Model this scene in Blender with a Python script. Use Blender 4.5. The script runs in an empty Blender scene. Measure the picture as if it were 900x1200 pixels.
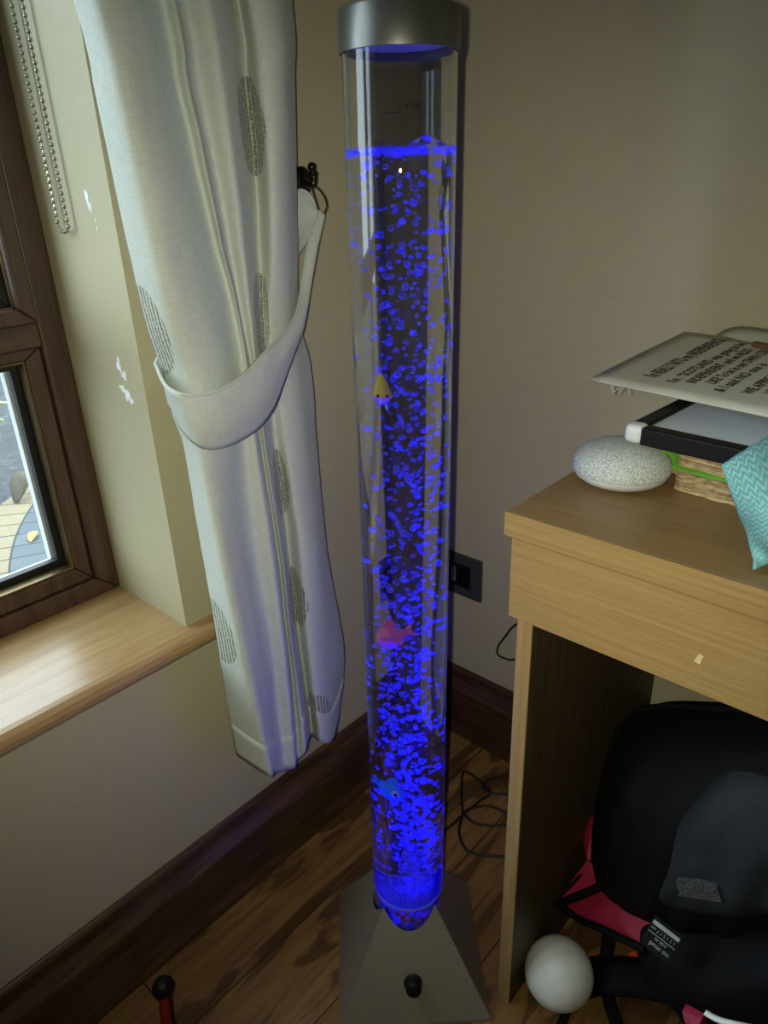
import bpy, bmesh, math, random
from mathutils import Vector, Matrix, noise
random.seed(7)
R = math.radians
sc = bpy.context.scene
COL = sc.collection
HR = Vector((.745, .667, 0)).normalized()

# ------------------------------------------------------------------ camera
CAM = Vector((.75124, -.96422, 1.05365))
CR = Vector((.74459201, .66669452, -.03318365)).normalized()
CU = Vector((-.25959927, .33501322, .9057452)).normalized()
CF = Vector((-.61497232, .66579619, -.42252158)).normalized()
FPX = 850.0
def at(px, py, ax, v):
    d = CF + CR*((px-450)/FPX) - CU*((py-600)/FPX)
    return CAM + d*((v-CAM[ax])/d[ax])
def toP(X):
    v = Vector(X)-CAM; z = v.dot(CF)
    return 450+FPX*v.dot(CR)/z, 600-FPX*v.dot(CU)/z
cd = bpy.data.cameras.new('camera'); cam = bpy.data.objects.new('camera', cd); COL.objects.link(cam)
cam.matrix_world = Matrix(((CR.x, CU.x, -CF.x, CAM.x), (CR.y, CU.y, -CF.y, CAM.y), (CR.z, CU.z, -CF.z, CAM.z), (0, 0, 0, 1)))
cd.sensor_fit = 'VERTICAL'; cd.sensor_height = 36; cd.lens = 36*FPX/1200; cd.clip_start = .01
sc.camera = cam

# ------------------------------------------------------------------ materials
def lin(c):
    return tuple(((x/255)/12.92 if x/255 <= .04045 else ((x/255+.055)/1.055)**2.4) for x in c)+(1,)
class NT:
    def __init__(s, name):
        s.m = bpy.data.materials.new(name); s.m.use_nodes = True
        s.t = s.m.node_tree; s.N = s.t.nodes; s.L = s.t.links
        s.b = s.N['Principled BSDF']; s.out = s.N['Material Output']
    def n(s, typ, **k):
        o = s.N.new('ShaderNode'+typ)
        for a, v in k.items():
            if a.startswith('i_'):
                o.inputs[a[2:].replace('_', ' ')].default_value = v
            else: setattr(o, a, v)
        return o
    def l(s, a, b): s.L.new(a, b)
    def setb(s, **k):
        for a, v in k.items(): s.b.inputs[a.replace('_', ' ')].default_value = v
    def coord(s, kind='Object', scale=(1, 1, 1), rot=(0, 0, 0)):
        tc = s.n('TexCoord'); mp = s.n('Mapping')
        mp.inputs['Scale'].default_value = scale; mp.inputs['Rotation'].default_value = rot
        s.l(tc.outputs[kind], mp.inputs['Vector']); return mp.outputs[0]
    def noise(s, vec, scale, detail=4, rough=.55, dist=0):
        o = s.n('TexNoise'); o.inputs['Scale'].default_value = scale; o.inputs['Detail'].default_value = detail
        o.inputs['Roughness'].default_value = rough; o.inputs['Distortion'].default_value = dist
        if vec: s.l(vec, o.inputs['Vector'])
        return o.outputs['Fac']
    def ramp(s, fac, stops):
        o = s.n('ValToRGB'); e = o.color_ramp.elements
        while len(e) < len(stops): e.new(.5)
        for i, (p, c) in enumerate(stops): e[i].position = p; e[i].color = c if len(c) == 4 else tuple(c)+(1,)
        s.l(fac, o.inputs[0]); return o.outputs[0]
    def math(s, op, a, b=None, c=None):
        o = s.n('Math', operation=op)
        for i, v in enumerate((a, b, c)):
            if v is None: continue
            if hasattr(v, 'links'): s.l(v, o.inputs[i])
            else: o.inputs[i].default_value = v
        return o.outputs[0]
    def mix(s, fac, a, b):
        o = s.n('Mix', data_type='RGBA')
        for sock, v in ((o.inputs[0], fac), (o.inputs[6], a), (o.inputs[7], b)):
            if hasattr(v, 'links'): s.l(v, sock)
            else: sock.default_value = v
        return o.outputs[2]
    def bump(s, h, strength=.2, dist=.002):
        o = s.n('Bump'); o.inputs['Strength'].default_value = strength; o.inputs['Distance'].default_value = dist
        s.l(h, o.inputs['Height']); s.l(o.outputs[0], s.b.inputs['Normal'])
def plain(name, c, rough=.5, metal=0, var=.12, scale=60, bump=0, **k):
    t = NT(name); v = t.coord()
    f = t.noise(v, scale)
    a = lin(c); t.l(t.ramp(f, [(.3, tuple(x*(1-var) for x in a[:3])), (.7, tuple(min(1, x*(1+var)) for x in a[:3]))]), t.b.inputs['Base Color'])
    t.setb(Roughness=rough, Metallic=metal, **k)
    if bump: t.bump(f, bump, .001)
    return t.m
def wood(name, dark, mid, light, axis=1, sc_=1, rough=.35, bands=22, stretch=14, knots=False, bump=.12, coat=0):
    t = NT(name); s = [1, 1, 1]; s = [stretch*sc_]*3; s[axis] = sc_
    v = t.coord('Object', tuple(s))
    n1 = t.noise(v, 3, 6, .6, .6); n2 = t.noise(v, bands, 3, .6)
    f = t.math('MULTIPLY_ADD', n2, .45, t.math('MULTIPLY', n1, .6))
    col = t.ramp(f, [(.38, lin(dark)), (.52, lin(mid)), (.68, lin(light))])
    if knots:
        v2 = t.coord('Object', (5, 1.3, 5)); k = t.noise(v2, 2.2, 3, .5, 1.4)
        m = t.ramp(k, [(.53, (0, 0, 0)), (.6, (1, 1, 1))])
        col = t.mix(t.math('MULTIPLY', m, .6), col, lin(dark))
    t.l(col, t.b.inputs['Base Color']); t.setb(Roughness=rough)
    if coat: t.setb(Coat_Weight=coat, Coat_Roughness=.25)
    t.bump(n2, bump, .0008)
    return t.m
M = {}
def wallmat():
    t = NT('painted_plaster'); v = t.coord()
    big = t.noise(v, 2.2, 3); roll = t.noise(t.coord('Object', (6, 6, 30)), 3, 3)
    f = t.math('MULTIPLY_ADD', roll, .3, t.math('MULTIPLY', big, .7))
    t.l(t.ramp(f, [(.35, lin((171, 163, 130))), (.65, lin((180, 172, 139)))]), t.b.inputs['Base Color'])
    t.setb(Roughness=.62)
    sc_ = t.ramp(t.noise(t.coord('Object', (3, 3, 16)), 7, 2, .5, 1), [(.7, (0, 0, 0)), (.74, (1, 1, 1))])
    t.bump(t.math('MULTIPLY_ADD', sc_, -.4, t.noise(v, 90, 4)), .12, .002)
    return t.m
M['wall'] = wallmat()
M['ceil'] = plain('ceiling_paint', (215, 210, 198), .8)
M['oak'] = wood('oak_veneer', (124, 97, 55), (144, 116, 70), (158, 130, 84), 0, 1, .38, 90, 70)
M['oak_v'] = wood('oak_veneer_upright', (132, 103, 60), (152, 124, 76), (168, 140, 92), 2, 1, .4, 40, 40)
M['oak_top'] = wood('oak_veneer_top', (112, 86, 52), (124, 98, 62), (136, 110, 74), 0, 1, .34, 90, 70)
M['sill'] = wood('varnished_sill_oak', (150, 118, 76), (170, 138, 94), (184, 154, 110), 1, 1, .3, 30, 30, coat=.2)
M['skirt'] = wood('dark_stained_wood', (52, 37, 21), (76, 55, 32), (104, 78, 46), 1, 1, .35, 14, 12, knots=True)
M['skirt_x'] = wood('dark_stained_wood_x', (46, 31, 22), (64, 44, 30), (84, 60, 40), 0, 1, .35, 14, 12)
M['frame'] = wood('brown_woodgrain_frame', (54, 38, 29), (72, 52, 40), (90, 66, 52), 2, 1, .4, 20, 16, bump=.3)
M['frame_h'] = wood('brown_woodgrain_frame_rail', (54, 38, 29), (72, 52, 40), (90, 66, 52), 1, 1, .4, 20, 16, bump=.3)
def floormat():
    t = NT('oiled_wood_planks'); v = t.coord('Object', (1, 1, 1))
    br = t.n('TexBrick'); br.offset = .37; br.inputs['Scale'].default_value = 1
    br.inputs['Brick Width'].default_value = 1.15; br.inputs['Row Height'].default_value = .125; br.inputs['Mortar Size'].default_value = .0012
    br.inputs['Color1'].default_value = (0, 0, 0, 1); br.inputs['Color2'].default_value = (1, 1, 1, 1); br.inputs['Mortar'].default_value = (.5, .5, .5, 1)
    t.l(t.coord('Object', (1, 1, 1), (0, 0, R(90))), br.inputs['Vector'])
    v1 = t.coord('Object', (26, 2, 26)); g = t.noise(v1, 3.5, 6, .62, .5)
    v2 = t.coord('Object', (7, 1.7, 7)); k = t.noise(v2, 1.9, 3, .45, 1.8)
    col = t.ramp(g, [(.3, lin((104, 74, 36))), (.55, lin((136, 102, 54))), (.75, lin((154, 120, 68)))])
    dk = t.ramp(k, [(.54, (0, 0, 0)), (.585, (1, 1, 1))])
    col = t.mix(t.math('MULTIPLY', dk, .72), col, lin((58, 38, 20)))
    col = t.mix(t.math('MULTIPLY', br.outputs['Color'], .25), col, lin((84, 52, 26)))
    vo = t.n('TexVoronoi'); vo.inputs['Scale'].default_value = 4.2; t.l(t.coord('Object', (1.6, 1, 1)), vo.inputs['Vector'])
    kn = t.ramp(vo.outputs['Distance'], [(.02, (1, 1, 1)), (.05, (0, 0, 0))])
    col = t.mix(t.math('MULTIPLY', kn, .8), col, lin((34, 19, 10)))
    col = t.mix(br.outputs['Fac'], col, lin((40, 24, 12)))
    t.l(col, t.b.inputs['Base Color']); t.setb(Roughness=.36)
    t.bump(g, .12, .001); return t.m
M['floor'] = floormat()
M['steel'] = plain('brushed_silver_plastic', (112, 112, 107), .36, .85, .05, 200)
M['base'] = plain('silver_grey_plastic', (158, 150, 138), .42, .55, .05, 150)
M['black'] = plain('black_plastic', (9, 9, 10), .5, Specular_IOR_Level=.25)
M['rubber'] = plain('black_rubber', (16, 15, 15), .55)
M['white'] = plain('white_plastic', (205, 208, 205), .4, 0, .04)
M['dgrey'] = plain('anthracite_plastic', (58, 57, 58), .4, 0, .06)
M['bronze'] = plain('dark_bronze', (62, 50, 46), .3, .9, .15)
M['brass'] = plain('aged_brass', (122, 104, 70), .3, .9, .15)
M['chainm'] = plain('steel_beads', (150, 150, 138), .25, 1.0, .1)
M['lilac'] = plain('cap_underside_blue_spill', (176, 176, 196), .4)  # lilac: blue spill from the lamp put into the cap underside's colour
M['chip'] = plain('bare_white_filler', (232, 236, 238), .8)

# ------------------------------------------------------------------ builders
def newobj(name, bm, mat, parent=None, smooth=False, bevel=0, kind=None):
    me = bpy.data.meshes.new(name); bmesh.ops.recalc_face_normals(bm, faces=bm.faces); bm.to_mesh(me); bm.free()
    if mat:
        for m in (mat if isinstance(mat, (list, tuple)) else [mat]): me.materials.append(m)
    if smooth:
        for p in me.polygons: p.use_smooth = True
        me.set_sharp_from_angle(angle=R(50))
    o = bpy.data.objects.new(name, me); COL.objects.link(o)
    if parent: o.parent = parent; o.matrix_parent_inverse = parent.matrix_world.inverted() if False else Matrix.Translation(-parent.location)
    if bevel:
        b = o.modifiers.new('bevel', 'BEVEL'); b.width = bevel; b.segments = 3; b.limit_method = 'ANGLE'
        for p in me.polygons: p.use_smooth = True
        w = o.modifiers.new('wn', 'WEIGHTED_NORMAL'); w.keep_sharp = True
    if kind: o['kind'] = kind
    return o
def empty(name, loc, label, cat, group=None):
    o = bpy.data.objects.new(name, None); COL.objects.link(o); o.location = loc; o.empty_display_size = .05
    tag(o, label, cat, group); return o
def tag(o, label, cat, group=None):
    o['label'] = label; o['category'] = cat
    if group: o['group'] = group
    return o
def box(bm, a, b, rot=None):
    vs = [bm.verts.new((x, y, z)) for x in (a[0], b[0]) for y in (a[1], b[1]) for z in (a[2], b[2])]
    for f in ((0, 1, 3, 2), (4, 6, 7, 5), (0, 4, 5, 1), (2, 3, 7, 6), (0, 2, 6, 4), (1, 5, 7, 3)): bm.faces.new([vs[i] for i in f])
    return vs
def boxo(name, a, b, mat, parent=None, bevel=0, kind=None):
    bm = bmesh.new(); box(bm, a, b); return newobj(name, bm, mat, parent, bevel=bevel, kind=kind)
def tube(bm, pts, r, n=10, close=False, cap=True):
    pts = [Vector(p) for p in pts]; rings = []; up = None
    for i, p in enumerate(pts):
        if close: d = pts[(i+1) % len(pts)]-pts[i-1]
        else: d = pts[min(i+1, len(pts)-1)]-pts[max(i-1, 0)]
        d.normalize()
        if up is None: up = d.orthogonal().normalized()
        up = (up-d*up.dot(d)).normalized(); s = d.cross(up); rr = r(i/(len(pts)-1)) if callable(r) else r
        rings.append([bm.verts.new(p+(up*math.cos(a)+s*math.sin(a))*rr) for a in [2*math.pi*k/n for k in range(n)]])
    for i in range(len(rings)-(0 if close else 1)):
        A, B = rings[i], rings[(i+1) % len(rings)]
        for k in range(n): bm.faces.new((A[k], A[(k+1) % n], B[(k+1) % n], B[k]))
    if cap and not close: bm.faces.new(rings[0][::-1]); bm.faces.new(rings[-1])
def spline(P, n=12, close=False):
    P = [Vector(p) for p in P]; out = []; N = len(P)
    for i in range(N if close else N-1):
        a, b, c, d = (P[(i-1) % N], P[i], P[(i+1) % N], P[(i+2) % N]) if close else (P[max(i-1, 0)], P[i], P[i+1], P[min(i+2, N-1)])
        for k in range(n):
            t = k/n; out.append(.5*((2*b)+(c-a)*t+(2*a-5*b+4*c-d)*t*t+(3*b-a-3*c+d)*t**3))
    if not close: out.append(P[-1])
    return out
def lathe(bm, prof, n=64, M_=None, cap=True):
    rings = []
    for r, z in prof:
        if r < 1e-6: rings.append([bm.verts.new((0, 0, z))])
        else: rings.append([bm.verts.new((r*math.cos(2*math.pi*k/n), r*math.sin(2*math.pi*k/n), z)) for k in range(n)])
    for A, B in zip(rings, rings[1:]):
        for k in range(n):
            k2 = (k+1) % n
            if len(A) == 1 and len(B) == 1: continue
            if len(A) == 1: bm.faces.new((A[0], B[k2], B[k]))
            elif len(B) == 1: bm.faces.new((A[k], A[k2], B[0]))
            else: bm.faces.new((A[k], A[k2], B[k2], B[k]))
    if M_ is not None: bmesh.ops.transform(bm, matrix=M_, verts=bm.verts)
def ball(bm, c, r, u=16, v=10, rot=None, off=(0, 0, 0)):
    m = Matrix.Translation(Vector(c))
    if rot is not None: m = m @ rot.to_4x4()
    s = r if hasattr(r, '__len__') else (r, r, r)
    m = m @ Matrix.Diagonal((s[0], s[1], s[2], 1))
    return bmesh.ops.create_uvsphere(bm, u_segments=u, v_segments=v, radius=1, matrix=m)['verts']
def prism(bm, poly, vec):
    a = [bm.verts.new(p) for p in poly]; b = [bm.verts.new(Vector(p)+Vector(vec)) for p in poly]
    bm.faces.new(a); bm.faces.new(b[::-1]); n = len(a)
    for i in range(n): bm.faces.new((a[i], b[i], b[(i+1) % n], a[(i+1) % n]))
def grid(bm, rows, uvf=None, close=False):
    V = [[bm.verts.new(p) for p in r] for r in rows]
    uvl = bm.loops.layers.uv.new('UVMap') if uvf else None
    for i in range(len(V)-1):
        m = len(V[i])
        for j in range(m if close else m-1):
            j2 = (j+1) % m
            f = bm.faces.new((V[i][j], V[i+1][j], V[i+1][j2], V[i][j2]))
            if uvl:
                for lp, (a, b) in zip(f.loops, ((i, j), (i+1, j), (i+1, j2), (i, j2))): lp[uvl].uv = uvf(a, b)
    return V
def text(name, body, size, mat, mw, parent, ext=.0001, align='LEFT', bold=0):
    cu = bpy.data.curves.new(name, 'FONT'); cu.body = body; cu.size = size; cu.extrude = ext; cu.align_x = align; cu.resolution_u = 2; cu.offset = size*bold
    o = bpy.data.objects.new(name, cu); COL.objects.link(o)
    bpy.context.view_layer.update(); dg = bpy.context.evaluated_depsgraph_get()
    me = bpy.data.meshes.new_from_object(o.evaluated_get(dg)); bpy.data.objects.remove(o)
    me.transform(mw); me.materials.clear(); me.materials.append(mat)
    q = bpy.data.objects.new(name, me); COL.objects.link(q)
    if parent: q.parent = parent; q.matrix_parent_inverse = Matrix.Translation(-parent.location)
    return q
def frame_m(o, x, y):
    x = Vector(x).normalized(); y = Vector(y); y = (y-x*y.dot(x)).normalized(); z = x.cross(y); o = Vector(o)
    return Matrix(((x.x, y.x, z.x, o.x), (x.y, y.y, z.y, o.y), (x.z, y.z, z.z, o.z), (0, 0, 0, 1)))

# ------------------------------------------------------------------ room shell
RX, RY, RZ = 3.4, -3.8, 2.45
YR, SZ, DX = -.547, .5146, .168
WY2, WZ2 = -1.95, 2.15
bm = bmesh.new(); box(bm, (-.02, RY, -.1), (RX, .02, 0)); newobj('floor', bm, M['floor'], kind='structure')
boxo('ceiling', (-.3, RY-.1, RZ), (RX+.1, .1, RZ+.1), M['ceil'], kind='structure')
bm = bmesh.new()
box(bm, (-.3, RY, 0), (0, 0, SZ-.029)); box(bm, (-.3, YR, SZ-.029), (0, 0, WZ2)); box(bm, (-.3, RY, SZ-.029), (0, WY2, WZ2)); box(bm, (-.3, RY, WZ2), (0, 0, RZ))
wl = newobj('wall_left', bm, M['wall'], kind='structure')
boxo('wall_back', (-.3, 0, -.1), (RX+.1, .1, RZ), M['wall'], kind='structure')
boxo('wall_right', (RX, RY, -.1), (RX+.1, 0, RZ), M['wall'], kind='structure')
boxo('wall_front', (-.3, RY-.1, -.1), (RX+.1, RY, RZ), M['wall'], kind='structure')
# bare patches on the reveal where stickers pulled the paint off
def chip(px, py, w, h, seed):
    c = at(px, py, 1, YR-.0006); bm = bmesh.new(); rnd = random.Random(seed); n = 22; P = []
    for k in range(n):
        a = 2*math.pi*k/n; rr = 1+.55*math.sin(3*a+seed)*rnd.random()+.3*(rnd.random()-.5)
        P.append((c.x+math.cos(a)*w*rr, YR-.0006, c.z+math.sin(a)*h*rr))
    prism(bm, P, (0, .0008, 0)); newobj('paint_chip', bm, M['chip'], wl)
for i, a in enumerate([(102, 233, .003, .009), (106, 243, .0022, .006), (112, 258, .0008, .003), (114, 268, .001, .002), (139, 428, .004, .009), (145, 440, .005, .005),
                       (143, 455, .005, .004), (149, 463, .006, .007), (154, 470, .004, .004)]): chip(*a, i)
# skirting boards
prof = [(0, 0), (.021, 0), (.021, .111), (.0205, .1145), (.019, .117), (.0095, .1315), (.0084, .135), (.0082, .147), (.0075, .151), (.0045, .1548), (.002, .1565), (0, .1565)]
bm = bmesh.new(); prism(bm, [(x, RY, z) for x, z in prof], (0, -RY, 0)); newobj('baseboard_left', bm, M['skirt'], kind='structure')
bm = bmesh.new(); prism(bm, [(.0, -x, z) for x, z in prof], (RX, 0, 0)); newobj('baseboard_back', bm, M['skirt_x'], kind='structure')

# window sill board
prof = [(-DX-.03, SZ-.029), (.012, SZ-.029), (.02, SZ-.026), (.0245, SZ-.019), (.0255, SZ-.0125), (.023, SZ-.006), (.017, SZ-.0012), (.010, SZ), (-DX-.03, SZ)]
bm = bmesh.new(); prism(bm, [(x, WY2+.0005, z) for x, z in prof], (0, YR-WY2-.001, 0))
prof2 = [(.0005, SZ-.029)]+[p for p in prof if p[0] > 0]+[(.0005, SZ)]
prism(bm, [(x, YR-.0005, z) for x, z in prof2], (0, .062, 0))
s = newobj('trim_1', bm, M['sill'], kind='structure')

# ------------------------------------------------------------------ window
FX = -DX
win = bpy.data.objects.new('window_1', None); COL.objects.link(win); win.location = (-.2, -1.2, SZ); win['kind'] = 'structure'
def ring(name, y0, y1, z0, z1, w, x0, x1, mat, bev=.003, parts=(1, 1, 1, 1)):
    wl_, wr, wb, wt = w if isinstance(w, tuple) else (w,)*4
    bm = bmesh.new()      # y0 is the corner side
    o = [(y0, z0), (y1, z0), (y1, z1), (y0, z1)]; i = [(y0-wl_, z0+wb), (y1+wr, z0+wb), (y1+wr, z1-wt), (y0-wl_, z1-wt)]
    for k in range(4):
        k2 = (k+1) % 4
        prism(bm, [(x1, *o[k]), (x1, *o[k2]), (x1, *i[k2]), (x1, *i[k])], (x0-x1, 0, 0))
    return newobj(name, bm, mat, win, bevel=bev)
YM = -1.24                        # central mullion
ring('window_frame', YR+.0, WY2, SZ, WZ2, (.0325, .05, .028, .05), -.235, FX, M['frame'])
boxo('transom', (-.235, WY2+.05, .8735), (FX, YR-.0325, .9035), M['frame_h'], win, .003)
boxo('mullion', (-.235, YM-.03, SZ+.028), (FX, YM+.03, WZ2-.05), M['frame'], win, .003)
gl = NT('window_glass'); tr = gl.n('BsdfTransparent'); gy = gl.n('BsdfGlossy'); gy.inputs['Roughness'].default_value = .0
fr = gl.n('LayerWeight'); fr.inputs[0].default_value = .5; mx = gl.n('MixShader'); gl.l(gl.math('MULTIPLY_ADD', gl.math('POWER', fr.outputs['Facing'], 4), .35, .03), mx.inputs[0]); gl.l(tr.outputs[0], mx.inputs[1]); gl.l(gy.outputs[0], mx.inputs[2]); gl.l(mx.outputs[0], gl.out.inputs[0])
tr.inputs[0].default_value = (.97, .985, .98, 1)
for (ya, yb) in ((YR-.0325, YM+.03), (YM-.03, WY2+.05)):
    # fixed lower light
    sash = ring('fixed_sash', ya-.001, yb+.001, SZ+.028, .8735, (.022, .022, .024, .0145), -.225, FX-.006, M['frame'], .003)
    c0, c1, d0, d1 = ya-.023, yb+.023, SZ+.052, .859
    ring('gilt_bead', c0, c1, d0, d1, .003, -.205, -.176, M['brass'], .0008)
    ring('gasket', c0-.003, c1+.003, d0+.003, d1-.003, .0095, -.2082, -.196, M['rubber'], .001)
    ring('white_outer_bead', c0-.002, c1+.002, d0+.002, d1-.002, (.0125, .0125, .003, .003), -.2265, -.2128, M['white'], .0005)
    boxo('pane', (-.2125, c1+.006, d0+.006), (-.2085, c0-.006, d1-.006), gl.m, win)
    # opening upper light
    ring('casement', ya-.001, yb+.001, .9035, WZ2-.05, (.0215, .03, .019, .03), -.225, FX+.008, M['frame'], .003)
    c0, c1, d0, d1 = ya-.0225, yb+.031, .9225, WZ2-.08
    ring('gilt_bead', c0, c1, d0, d1, .0018, -.195, FX-.002, M['brass'], .0005)
    ring('gasket', c0-.0018, c1+.0018, d0+.0018, d1-.0018, .009, -.205, -.178, M['rubber'], .001)
    boxo('pane', (-.2045, c1+.006, d0+.006), (-.2005, c0-.006, d1-.006), gl.m, win)

# ------------------------------------------------------------------ outside
GZ = -.16
t = NT('asphalt_and_pavers'); v = t.coord()
C0 = at(-95, 900, 2, GZ)      # centre of the paver arc
sep = t.n('SeparateXYZ'); sub = t.n('VectorMath', operation='SUBTRACT'); t.l(v, sub.inputs[0])
PA, PB, PC = at(0, 590, 2, GZ), at(30, 573, 2, GZ), at(55, 553, 2, GZ)
def circ3(a, b, c):
    ax, ay, bx, by, cx, cy = a.x, a.y, b.x, b.y, c.x, c.y
    d = 2*(ax*(by-cy)+bx*(cy-ay)+cx*(ay-by))
    ux = ((ax*ax+ay*ay)*(by-cy)+(bx*bx+by*by)*(cy-ay)+(cx*cx+cy*cy)*(ay-by))/d
    uy = ((ax*ax+ay*ay)*(cx-bx)+(bx*bx+by*by)*(ax-cx)+(cx*cx+cy*cy)*(bx-ax))/d
    return Vector((ux, uy, 0)), math.hypot(ax-ux, ay-uy)
# tan course follows a curve from the wall outwards: circle through three of its points
cc, rad = circ3(at(12, 690, 2, GZ), at(19, 628, 2, GZ), at(50, 577, 2, GZ)); tq = at(0, 660, 2, GZ); TS = 1 if math.hypot(tq.x-cc.x, tq.y-cc.y) > rad else -1
print('arc', cc, rad)
sub.inputs[1].default_value = (cc.x, cc.y, 0); t.l(sub.outputs[0], sep.inputs[0])
rr = t.math('SQRT', t.math('ADD', t.math('POWER', sep.outputs[0], 2), t.math('POWER', sep.outputs[1], 2)))
an = t.math('MULTIPLY', t.math('ARCTAN2', sep.outputs[1], sep.outputs[0]), rad)
cx_ = t.n('CombineXYZ'); t.l(an, cx_.inputs[0]); t.l(t.math('SUBTRACT', rr, rad), cx_.inputs[1])
br = t.n('TexBrick'); br.offset = 0; br.inputs['Scale'].default_value = 1; br.inputs['Brick Width'].default_value = .105; br.inputs['Row Height'].default_value = .15
br.inputs['Mortar Size'].default_value = .004; br.inputs['Mortar Smooth'].default_value = .3
mo = t.n('VectorMath', operation='ADD'); t.l(cx_.outputs[0], mo.inputs[0]); mo.inputs[1].default_value = (0, .15 if TS > 0 else .15, 0); t.l(mo.outputs[0], br.inputs['Vector'])
br.inputs['Color1'].default_value = lin((76, 82, 84)); br.inputs['Color2'].default_value = lin((60, 68, 72)); br.inputs['Mortar'].default_value = lin((26, 30, 28))
dr = t.math('MULTIPLY', t.math('SUBTRACT', rr, rad), TS); tan_m = t.math('MULTIPLY', t.math('GREATER_THAN', dr, 0), t.math('LESS_THAN', dr, .15))
tanc = t.mix(t.noise(v, 4), lin((118, 106, 76)), lin((104, 92, 68)))
brc = t.mix(t.math('MULTIPLY', tan_m, t.math('SUBTRACT', 1, br.outputs['Fac'])), br.outputs['Color'], tanc)
sy = t.n('SeparateXYZ'); t.l(v, sy.inputs[0])
# asphalt lies beyond the line through the two far pavers
a_, b_ = at(0, 592, 2, GZ), at(52, 552, 2, GZ); dd = (b_-a_).normalized(); nn = Vector((dd.y, -dd.x, 0))
if nn.dot(at(0, 500, 2, GZ)-a_) < 0: nn = -nn
side = t.n('VectorMath', operation='DOT_PRODUCT'); t.l(v, side.inputs[0]); side.inputs[1].default_value = nn
am = t.math('GREATER_THAN', side.outputs['Value'], a_.dot(nn))
asp = t.ramp(t.noise(v, 16, 10, .85), [(.36, lin((14, 16, 17))), (.5, lin((32, 35, 36))), (.66, lin((76, 80, 78)))])
t.l(t.mix(am, brc, asp), t.b.inputs['Base Color']); t.setb(Roughness=.75); t.bump(t.math('SUBTRACT', 1, br.outputs['Fac']), .5, .01)
bm = bmesh.new(); box(bm, (-14, -9, GZ-.1), (-.3, 12, GZ)); newobj('ground', bm, t.m, kind='structure')
# dark boundary wall and hedge far off outside
boxo('trim_2', (-9.2, -8, GZ), (-9, 12, 1.5), plain('rendered_garden_wall', (96, 98, 100), .9, 0, .2, 4), kind='structure')
def leafblade(name, p0, p1, w, mat, label, cat, curl=.1, up=Vector((0, 0, 1))):
    p0, p1 = Vector(p0), Vector(p1); d = p1-p0; s = d.cross(up).normalized(); n = 12; rows = []
    for i in range(n+1):
        u = i/n; c = p0+d*u+up*(math.sin(u*math.pi)*d.length*curl); ww = w*math.sin(math.pi*min(1, u*.93+.05))**.8
        rows.append([c-s*ww+up*ww*.3, c, c+s*ww+up*ww*.3])
    bm = bmesh.new(); grid(bm, rows); o = newobj(name, bm, mat, smooth=True)
    so = o.modifiers.new('s', 'SOLIDIFY'); so.thickness = .0008
    if label: tag(o, label, cat)
    return o
gm = plain('green_leaf', (150, 190, 70), .5, 0, .3, 30); bmn = plain('dry_leaf', (62, 56, 40), .8, 0, .3, 60)
root = at(-75, 500, 0, -1.0)
pl = empty('garden_plant', (root.x, root.y, GZ), 'low garden plant with narrow green leaves reaching past the lower window pane', 'plant')
bm = bmesh.new(); tube(bm, spline([(root.x, root.y, GZ), (root.x-.02, root.y, GZ+.3), root]), .005); newobj('stem', bm, gm, pl, True)
for k, (a, w) in enumerate([(at(26, 474, 0, -.98), .014), (at(5, 492, 0, -.9), .009), (root+Vector((-.1, -.25, .15)), .012), (root+Vector((-.2, -.2, .02)), .012)]):
    o = leafblade('leaf', root, a, w, gm, None, None, .12); o.parent = pl; o.matrix_parent_inverse = Matrix.Translation(-pl.location)
# dry leaf on the pavers
c = at(24, 586, 2, GZ+.004); o = leafblade('dry_leaf', c-HR*.01+Vector((.03, -.02, 0)), c+Vector((-.09, .12, .07)), .05, bmn, 'large brown dry leaf lying at the edge of the pavers outside', 'leaf', .2)
c = at(36, 635, 2, GZ+.003); leafblade('fallen_leaf', c, c+Vector((-.06, .05, .006)), .018, plain('orange_leaf', (190, 130, 76), .8), 'small orange fallen leaf on the grey pavers outside', 'leaf', .1)

# ------------------------------------------------------------------ blind chain
bm = bmesh.new()
xs = [at(a, 0, 1, -.5535) for a in (13, 26)]; bot = at(75, 272, 1, -.5535)
P = []; z = 2.05
xL, xR = xs[0].x, xs[1].x
while z > bot.z+.006: P.append((xL+.0005*math.sin(z*9), -.5535, z)); z -= .0068
for k in range(1, 4):
    a = math.pi*k/4; P.append(((xL+xR)/2-(xR-xL)/2*math.cos(a)*.8, -.5535, bot.z+.004-.004*math.sin(a)))
z = bot.z+.006
while z < 2.05: P.append((xR+.0005*math.sin(z*7+1), -.5535, z)); z += .0068
for p in P: ball(bm, p, .0023, 8, 6)
tube(bm, P, .0005, 5)
ch = newobj('blind_chain', bm, M['chainm'], smooth=True)
tag(ch, 'looped metal ball chain of the window blind hanging against the reveal', 'chain')
bt = empty('roller_blind', (-.13, -1.2, 2.05), 'cream roller blind rolled up at the head of the window', 'blind')
bm = bmesh.new(); tube(bm, [(-.128, YR-.004, 2.07), (-.128, WY2+.004, 2.07)], .028, 24); newobj('roll', bm, M['ceil'], bt, True)

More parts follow.
